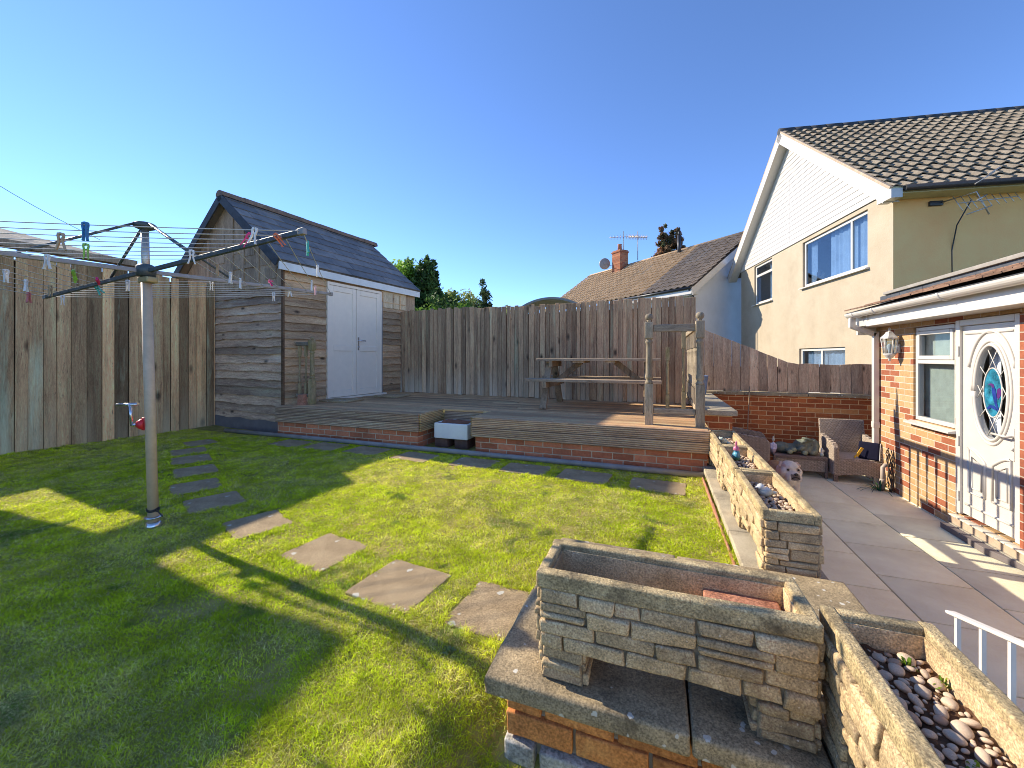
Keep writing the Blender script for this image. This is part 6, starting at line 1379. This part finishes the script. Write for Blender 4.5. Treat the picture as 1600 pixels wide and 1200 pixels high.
for sg in (1, -1):
    ye = E0y if sg > 0 else 2*AY-E0y
    s_ = Vector((0, sg*(AY-E0y), AZ-EZ)).normalized(); nr = Vector((0, -sg*(AZ-EZ), AY-E0y)).normalized(); SL = math.hypot(AY-E0y, AZ-EZ)
    a_ = Vector((-0.33, ye, EZ)); b_ = Vector((-0.33, AY, AZ)); q = [a_-nr*0.02, b_-nr*0.02, b_-nr*0.30, a_-nr*0.30]
    mk('bargeboard', MB().add(q+[p+Vector((0.025, 0, 0)) for p in q], [(0, 1, 2, 3), (7, 6, 5, 4), (0, 4, 5, 1), (1, 5, 6, 2), (2, 6, 7, 3), (3, 7, 4, 0)]), M['upvc'], hs, local=True)
    q = [a_-nr*0.27, b_-nr*0.27, b_-nr*0.285, a_-nr*0.285]
    mk('verge_soffit', MB().add([p+Vector((0.025, 0, 0)) for p in q]+[p+Vector((0.30, 0, 0)) for p in q], [(0, 1, 2, 3), (7, 6, 5, 4), (0, 4, 5, 1), (1, 5, 6, 2), (2, 6, 7, 3), (3, 7, 4, 0)]), M['upvc'], hs, local=True)
    mk('verge_cement', MB().add([p for p in (a_+nr*0.035, b_+nr*0.035, b_-nr*0.018, a_-nr*0.018)]+[p+Vector((0.06, 0, 0)) for p in (a_+nr*0.035, b_+nr*0.035, b_-nr*0.018, a_-nr*0.018)], [(0, 1, 2, 3), (7, 6, 5, 4), (0, 4, 5, 1), (1, 5, 6, 2), (2, 6, 7, 3), (3, 7, 4, 0)]), M['cement'], hs, local=True)
    rf = MB(); tiled(rf, a_+Vector((0.05, 0, 0)), (1, 0, 0), s_, nr, 9.2, SL, 0.335, 0.28, 0.027, 0.055, 8)
    rf.add([a_+Vector((0.05, 0, 0))-nr*0.02, a_+Vector((9.2, 0, 0))-nr*0.02, b_+Vector((9.2, 0, 0))-nr*0.02, b_+Vector((0.05, 0, 0))-nr*0.02], [(0, 1, 2, 3)])
    mk('roof', rf, M['tile_brown'], hs, local=True)
rg = MB(); x_ = -0.34
while x_ < 8.8: rg.tube([(x_, AY, AZ+0.0), (x_+0.43, AY, AZ+0.0)], random.uniform(0.095, 0.105), 12); x_ += 0.44
mk('ridge_tiles', rg, M['dark_edge'], hs, local=True)
mk('eaves_box', MB().box(-0.30, 9.0, -0.36, -0.001, zz(4.52), zz(4.56)).box(-0.30, 9.0, -0.40, -0.361, zz(4.52), zz(4.66)), M['cream_soffit'], hs, local=True)
mk('barge_foot', MB().prism([(-0.335, -0.46, zz(4.42)), (-0.335, -0.05, zz(4.42)), (-0.335, -0.05, zz(4.75)), (-0.335, -0.46, zz(4.60))], (0.20, 0, 0)), M['upvc'], hs, local=True)
mk('gutter', MB().tube([(-0.10, -0.47, zz(4.60)), (9.0, -0.47, zz(4.585))], 0.06, 12), M['black_plastic'], hs, local=True)
# tv aerial on the side wall
ae = thing('wall_aerial', 'spiky metal television aerial fixed under the eaves of the cream house', 'aerial', (5.4, 10.9, 4.2), HZ)
am = MB(); am.bbox(-0.12, 0.12, -0.06, -0.0, 0.14, 0.24, 0.01); mk('wall_bracket', am, M['black_plastic'], ae, local=True)
am = MB().tube([(0.1, -0.06, 0.2), (0.34, -0.5, 0.22), (0.5, -0.55, -0.25)], 0.014, 8); mk('mast', am, M['alu'], ae, local=True)
am = MB().tube([(-0.05, -0.6, -0.02), (1.05, -0.45, 0.10)], 0.010, 6)
for k in range(9):
    f = k/8; c = Vector((-0.05, -0.6, -0.02)).lerp(Vector((1.05, -0.45, 0.10)), f); l_ = 0.18-0.08*f; am.tube([c+Vector((0, -l_*0.6, -l_)), c+Vector((0, l_*0.6, l_))], 0.006, 6)
am.tube([(0.32, -0.75, 0.45), (0.62, -0.62, 0.62)], 0.012, 6).tube([(0.15, -0.7, 0.3), (0.55, -0.6, 0.55)], 0.010, 6).tube([(0.0, -0.72, -0.28), (0.5, -0.6, -0.1)], 0.012, 6).tube([(0.1, -0.8, -0.05), (0.38, -0.65, 0.1)], 0.012, 6)
mk('elements', am, M['alu'], ae, local=True)
mk('cable', MB().tube([(0.3, -0.45, 0.1), (0.32, -0.1, -0.3), (0.30, -0.01, -0.8), (0.31, -0.01, -2.2)], 0.012, 6), M['black_plastic'], ae, local=True)

# ------------------------------------------------------------------ far semi-detached house
FZ = math.atan2(0.7436, 0.6686)
fh = thing('grey_house', 'pale grey gabled house with tan and dark tiled roof behind the back fence', 'house', (1.32, 17.54, -0.66), FZ)
FE, RX, RZt, FL = zz(4.03), 3.95, zz(6.80), 11.4
mk('gable_wall', MB().prism([(0.25, 0.30, 0), (2*RX-0.25, 0.30, 0), (2*RX-0.25, 0.30, FE-0.1), (RX, 0.30, RZt-0.22), (0.25, 0.30, FE-0.1)], (0, 0.2, 0)), M['render_grey'], fh, local=True)
mk('front_wall', MB().box(0.28, 0.5, 0.5, FL-0.3, 0, FE-0.05), M['white_paint'], fh, local=True)
mk('band', MB().box(0.26, 7.6, 0.285, 0.299, zz(1.9), zz(1.93)), M['render_grey'], fh, local=True)
sv = Vector((RX, 0, RZt-FE)); SLf = sv.length; sv.normalize(); nv = Vector((-(RZt-FE), 0, RX)).normalized()
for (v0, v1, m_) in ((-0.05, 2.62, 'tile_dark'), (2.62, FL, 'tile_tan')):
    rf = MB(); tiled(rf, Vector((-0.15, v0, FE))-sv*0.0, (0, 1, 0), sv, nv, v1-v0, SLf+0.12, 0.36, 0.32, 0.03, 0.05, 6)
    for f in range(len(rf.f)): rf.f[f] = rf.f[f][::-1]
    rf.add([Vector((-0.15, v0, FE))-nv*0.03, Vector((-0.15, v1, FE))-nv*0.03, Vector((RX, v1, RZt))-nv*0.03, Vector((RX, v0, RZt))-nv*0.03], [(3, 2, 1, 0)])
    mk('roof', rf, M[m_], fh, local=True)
mk('rear_roof', MB().add([(RX, -0.05, RZt), (2*RX, -0.05, FE), (2*RX, FL, FE), (RX, FL, RZt)], [(0, 1, 2, 3)]), M['tile_dark'], fh, local=True)
mk('ridge_tiles', MB().tube([(RX, -0.05, RZt+0.03), (RX, FL, RZt+0.03)], 0.11, 10), M['tile_tan'], fh, local=True)
mk('bargeboard', MB().add([(-0.2, -0.02, FE-0.10), (RX, -0.02, RZt-0.04), (RX, -0.02, RZt-0.34), (-0.1, -0.02, FE-0.36), (-0.2, 0.02, FE-0.10), (RX, 0.02, RZt-0.04), (RX, 0.02, RZt-0.34), (-0.1, 0.02, FE-0.36)], [(0, 1, 2, 3), (7, 6, 5, 4), (0, 4, 5, 1), (1, 5, 6, 2), (2, 6, 7, 3), (3, 7, 4, 0)]), M['upvc'], fh, local=True)
mk('verge_soffit', MB().add([(-0.1, 0.02, FE-0.35), (RX, 0.02, RZt-0.33), (RX, 0.3, RZt-0.33), (-0.1, 0.3, FE-0.35)], [(0, 1, 2, 3)]).box(-0.1, 0.28, 0.02, 4.4, FE-0.32, FE-0.28), M['upvc'], fh, local=True)
mk('fascia', MB().box(-0.14, -0.10, 0.03, 3.3, FE-0.30, FE-0.06), M['upvc'], fh, local=True)
mk('gutter', MB().tube([(-0.20, 0.0, FE-0.07), (-0.20, 4.5, FE-0.07)], 0.055, 10), M['black_plastic'], fh, local=True)
mk('downpipe', MB().tube([(-0.2, 0.12, FE-0.1), (0.2, 0.15, FE-0.45), (0.2, 0.15, 0)], 0.035, 8), M['black_plastic'], fh, local=True)
def on_roof(x, v, h=0.0): return Vector((x, v, FE+(x/RX)*(RZt-FE)))+nv*h
for (xa, xb, va, vb) in ((2.15, 3.15, 1.45, 2.15), (2.0, 3.0, 4.75, 5.45)):
    rl = MB(); c = [on_roof(xa, va, 0.10), on_roof(xb, va, 0.10), on_roof(xb, vb, 0.10), on_roof(xa, vb, 0.10)]
    PR = lambda a, b, d: on_roof(a, b, 0.10-d)
    frame_rect(rl, PR, xa, xb, va, vb, 0.08, 0.0, 0.12); o = mk('rooflight', rl, M['lead'], fh, local=True)
    mk('pane', pane(PR, xa+0.08, xb-0.08, va+0.08, vb-0.08, 0.03), M['glass_refl'], o, local=True); mk('lining', quad(PR, xa+0.08, xb-0.08, va+0.08, vb-0.08, 0.085), M['upvc'], o, local=True)
ch = mk('chimney', MB().box(3.2, 3.85, 7.65, 8.35, FE+1.6, zz(7.75)).box(3.16, 3.89, 7.61, 8.39, zz(7.60), zz(7.68)), M['brick_red_x'], fh, local=True)
mk('chimney_pot', MB().lathe((3.5, 8.0, zz(7.75)), [(0.14, 0), (0.12, 0.35), (0.14, 0.4)], 12), M['brick_loose'], ch, local=True)
mk('flashing', MB().box(3.14, 3.195, 7.6, 8.4, FE+1.9, FE+2.25), M['render_grey'], ch, local=True)
mk('vent_pipe', MB().tube([(3.55, 3.65, FE+2.3), (3.55, 3.65, zz(7.55))], 0.09, 10).tube([(3.55, 3.65, zz(7.55)), (3.55, 3.65, zz(7.75))], 0.06, 8), M['black_plastic'], fh, local=True)
FM = ROOT[fh.name]
def fw(x, y, z): return FM @ Vector((x, y, z))
dish = thing('satellite_dish', 'grey satellite dish on the left side of the far chimney', 'satellite dish', fw(3.1, 8.6, zz(7.0)), FZ)
dm = MB(); dm.ell((-0.15, 0.15, 0.05), (0.34, 0.08, 0.36), Matrix.Rotation(R(-35), 3, 'Z'), 3); mk('reflector', dm, M['grey_pipe'], dish, local=True)
mk('arm', MB().tube([(0.1, -0.2, -0.1), (-0.15, 0.1, 0.0), (-0.45, -0.2, 0.0)], 0.02, 6), M['grey_pipe'], dish, local=True)
def yagi(label, p, n, L_y, rz):
    t = thing('roof_aerial', label, 'aerial', p, rz, 'aerials above the far chimney')
    mk('mast', MB().tube([(0, 0, -1.2), (0, 0, 0.55)], 0.022, 6), M['grey_pipe'], t, local=True)
    b = MB().tube([(-L_y/2, 0, 0.2), (L_y/2, 0, 0.2)], 0.018, 6)
    for k in range(n): x = -L_y/2+L_y*(k+0.5)/n; b.tube([(x, -0.2, 0.2), (x, 0.2, 0.2)], 0.014, 5).tube([(x, 0, 0.05), (x, 0, 0.35)], 0.012, 5)
    mk('boom', b, M['alu'], t, local=True)
yagi('long television aerial on the mast left of the far chimney top', fw(3.9, 8.1, zz(8.5)), 9, 1.7, R(10)); yagi('short white comb-like television aerial right of the far chimney', fw(4.1, 7.1, zz(8.25)), 12, 1.2, R(25))

# small house far behind the shed
_d = Vector((-0.0, 0, 0)); _t = 24.0/((612-800)/625*0.3454+0.9385)
sh2 = thing('distant_house', 'small distant house gable with dark roof peeping above the bushes behind the shed', 'house', (_t*((612-800)/625*0.9385-0.3454), 24.0, -0.66), R(52))
mk('wall', MB().prism([(-2.4, 0, 0), (2.4, 0, 0), (2.4, 0, 5.3), (0, 0, 7.25), (-2.4, 0, 5.3)], (0, 8, 0)), M['white_paint'], sh2, local=True)
for sg in (1, -1):
    q = [Vector((0, -0.3, 7.55)), Vector((sg*2.9, -0.3, 5.1)), Vector((sg*2.9, 8.4, 5.1)), Vector((0, 8.4, 7.55))]
    mk('roof', MB().add(q+[p-Vector((0, 0, 0.18)) for p in q], [(0, 1, 2, 3), (7, 6, 5, 4), (0, 4, 5, 1), (1, 5, 6, 2), (2, 6, 7, 3), (3, 7, 4, 0)]), M['tile_dark'], sh2, local=True)
# curved carport roof behind the fence
arc = MB(); prof = []
for k in range(15):
    t = R(122)-R(64)*k/14; prof.append((-2.76+1.62*math.cos(t), 10.4, 2.80-1.62+1.62*math.sin(t)))
P = prof+[(x, y, z-0.06) for x, y, z in prof[::-1]]
arc.prism(P, (0, 1.2, 0)); solo('curved_canopy', arc, M['cap_metal'], 'pale grey curved canopy roof just showing above the back fence', 'canopy', (-2.76, 10.4, 2.5))

# overhead wires upper left
for (a, b, l) in (((-10.5, 3.0, 4.30), (-9.0, 4.0, 3.2), 'dark overhead cable running down to the felt roof at the left edge'),):
    solo('overhead_cable', MB().tube([Vector(a)+(Vector(b)-Vector(a))*(k/6)-Vector((0, 0, 0.05*math.sin(math.pi*k/6))) for k in range(7)], 0.0045, 5), M['black_plastic'], l, 'cable', b)

# ------------------------------------------------------------------ trees behind the fence
def crown(c, rad, n_cl, n_leaf, size, cols, shape='round', seed=0, droop=0.0):
    r = np.random.default_rng(seed); V = []; Cc = []
    c = np.array(c); rad = np.array(rad)
    for k in range(n_cl):
        while True:
            p = r.uniform(-1, 1, 3)
            if shape == 'cone':
                h = (p[2]+1)/2
                if math.hypot(p[0], p[1]) < (1-h)**0.8*0.95+0.05: break
            else:
                q = np.linalg.norm(p)
                if q < 1 and q > 0.45: break
        cc = c+p*rad; cr = rad.mean()*r.uniform(0.14, 0.30)*(0.55 if shape == 'cone' else 1)
        tone = r.uniform(0.65, 1.3); base = np.array(cols[r.integers(len(cols))])*tone
        m = int(n_leaf*r.uniform(0.6, 1.4)); q = r.normal(0, 0.5, (m, 3))*cr; q[:, 2] -= droop*np.hypot(q[:, 0], q[:, 1])
        pos = cc+q; s = size*r.uniform(0.6, 1.3, m)
        a = r.normal(0, 1, (m, 3)); a /= np.linalg.norm(a, axis=1)[:, None]; b = r.normal(0, 1, (m, 3)); b -= a*(a*b).sum(1)[:, None]; b /= np.linalg.norm(b, axis=1)[:, None]
        quad_ = np.stack([pos-a*s[:, None], pos+b*s[:, None]*0.45, pos+a*s[:, None], pos-b*s[:, None]*0.45], 1)
        V.append(quad_); Cc.append(np.repeat((base*r.uniform(0.75, 1.25, (m, 1)))[:, None, :], 4, 1))
    return np.concatenate(V), np.concatenate(Cc)
def tree(name, label, base, height, parts, trunk_r, cat='tree'):
    t = thing(name, label, cat, base)
    tr = MB(); b = Vector(base); P = [b+Vector((0.06*math.sin(k*1.3), 0.05*math.cos(k*2.1), height*0.92*k/6)) for k in range(7)]
    tr.tube(P, [trunk_r*(1-0.82*k/6) for k in range(7)], 8)
    for k in range(12):
        f = random.uniform(0.25, 0.9); a = random.uniform(0, 6.28); o = b+Vector((0, 0, height*f)); l_ = height*0.28*(1.1-f)
        tr.tube([o, o+Vector((math.cos(a)*l_*0.5, math.sin(a)*l_*0.5, l_*0.25)), o+Vector((math.cos(a)*l_, math.sin(a)*l_, l_*0.6))], [trunk_r*0.35, trunk_r*0.22, trunk_r*0.08], 5)
    mk('trunk', tr, M['bark'], t)
    Vs, Cs = zip(*[crown(*a, **k) for a, k in parts]); V = np.concatenate(Vs).astype(np.float32); Cq = np.concatenate(Cs)
    V = V-np.array(base, np.float32); n = len(V)
    me = bpy.data.meshes.new('crown'); me.vertices.add(n*4); me.vertices.foreach_set('co', V.reshape(-1)); me.loops.add(n*4); me.loops.foreach_set('vertex_index', np.arange(n*4, dtype=np.int32)); me.polygons.add(n); me.polygons.foreach_set('loop_start', np.arange(n, dtype=np.int32)*4); me.update(calc_edges=True)
    c4 = np.ones((n*4, 4), np.float32); c4[:, :3] = Cq.reshape(-1, 3); a = me.color_attributes.new('Col', 'FLOAT_COLOR', 'POINT'); a.data.foreach_set('color', c4.reshape(-1)); me.materials.append(M['leaf'])
    o = bpy.data.objects.new('crown', me); COL.objects.link(o); o.parent = t; return t
DG = [(0.07, 0.13, 0.035), (0.11, 0.18, 0.045)]; BG = [(0.26, 0.42, 0.05), (0.18, 0.32, 0.045), (0.36, 0.50, 0.07)]; YG = [(0.38, 0.42, 0.11), (0.26, 0.32, 0.09), (0.46, 0.47, 0.16)]
TREES = True
def at(px, py, Y):
    xc = (px-800)/625; dx = xc*cth-sth; dy = xc*sth+cth; t = Y/dy; return (t*dx, Y, CAM_H-(py-558)/625*t)
GZ = -0.66
def XO(px, Y): return at(px, 500, Y)[0]
def TT(name, label, px, Y, h, specs, tr, cat='tree'):
    x0 = XO(px, Y); parts = []
    for (dx, dy, z, rx, ry, rz, ncl, nlf, sz, cols, kw) in specs: parts.append((((x0+dx, Y+dy, z), (rx, ry, rz), ncl, nlf, sz, cols), kw))
    tree(name, label, (x0, Y, GZ), h, parts, tr, cat)
TT('laurel_bush', 'bright green leafy bush rising behind the shed roof, left of the dark cypress', 632, 11.2, 4.6, [(0, 0, 3.35, 0.85, 0.7, 1.0, 100, 90, 0.075, BG, dict(seed=1)), (0.25, -0.2, 2.6, 0.6, 0.6, 0.7, 50, 80, 0.07, BG, dict(seed=31)), (0.3, 0.1, 1.9, 1.0, 0.8, 1.2, 60, 90, 0.08, DG, dict(seed=2))], 0.10)
TT('cypress_tree', 'tall dark cypress with feathery drooping branch tips behind the back fence', 668, 11.0, 5.0, [(-0.05, 0, 3.65, 0.36, 0.4, 0.75, 45, 80, 0.07, DG, dict(seed=3, droop=0.5)), (-0.1, 0, 2.6, 0.62, 0.6, 1.1, 90, 100, 0.075, DG, dict(seed=4, droop=0.4)), (0.42, 0, 2.95, 0.32, 0.4, 0.32, 22, 60, 0.07, DG, dict(seed=5, droop=0.6))], 0.13)
TT('yellow_tree', 'loose yellow-green tree between the cypress and the small pointed conifer', 717, 13.6, 4.3, [(0, 0, 2.95, 0.95, 0.7, 0.85, 60, 60, 0.07, YG, dict(seed=6)), (-0.2, -0.2, 1.9, 1.2, 0.8, 0.8, 60, 90, 0.08, DG+BG[:1], dict(seed=7))], 0.09)
TT('pointed_conifer', 'small dark conifer with a pointed tip behind the middle of the back fence', 756, 13.0, 4.4, [(0, 0, 2.6, 0.72, 0.7, 1.42, 240, 60, 0.06, [(0.07, 0.11, 0.045), (0.12, 0.16, 0.06)], dict(seed=8, shape='cone', droop=0.3))], 0.09)
TT('pale_tree', 'thin pale green tree top right of the pointed conifer', 782, 15.5, 3.7, [(0, 0, 2.75, 0.85, 0.7, 0.6, 34, 40, 0.065, [(0.42, 0.48, 0.18), (0.32, 0.40, 0.15)], dict(seed=9)), (0.3, 0, 2.3, 0.9, 0.7, 0.4, 22, 40, 0.065, YG, dict(seed=10))], 0.07)
TT('hedge_bush', 'dark green rounded bush directly behind the fence next to the shed', 690, 10.2, 2.9, [(0.1, 0, 1.75, 1.35, 0.6, 1.15, 120, 90, 0.07, DG+BG[1:2], dict(seed=11))], 0.08, 'bush')
for (px_, sd, l) in ((1037, 12, 'left brown conifer standing behind the ridge of the grey house'), (1056, 13, 'right brown conifer standing behind the ridge of the grey house')):
    c = at(px_, 385, 32.0)
    tree('brown_conifer', l, (c[0], 32.0, GZ), c[2]+1.9,
         [(((c[0], 32.0, c[2]+0.2), (0.85, 0.8, 1.7), 90, 45, 0.14, [(0.34, 0.17, 0.08), (0.24, 0.15, 0.08), (0.15, 0.15, 0.07)]), dict(seed=sd, shape='cone', droop=0.3)),
          (((c[0], 32.0, c[2]-3.5), (1.5, 1.2, 2.6), 60, 50, 0.16, [(0.09, 0.06, 0.03), (0.05, 0.05, 0.025)]), dict(seed=sd+9))], 0.15)
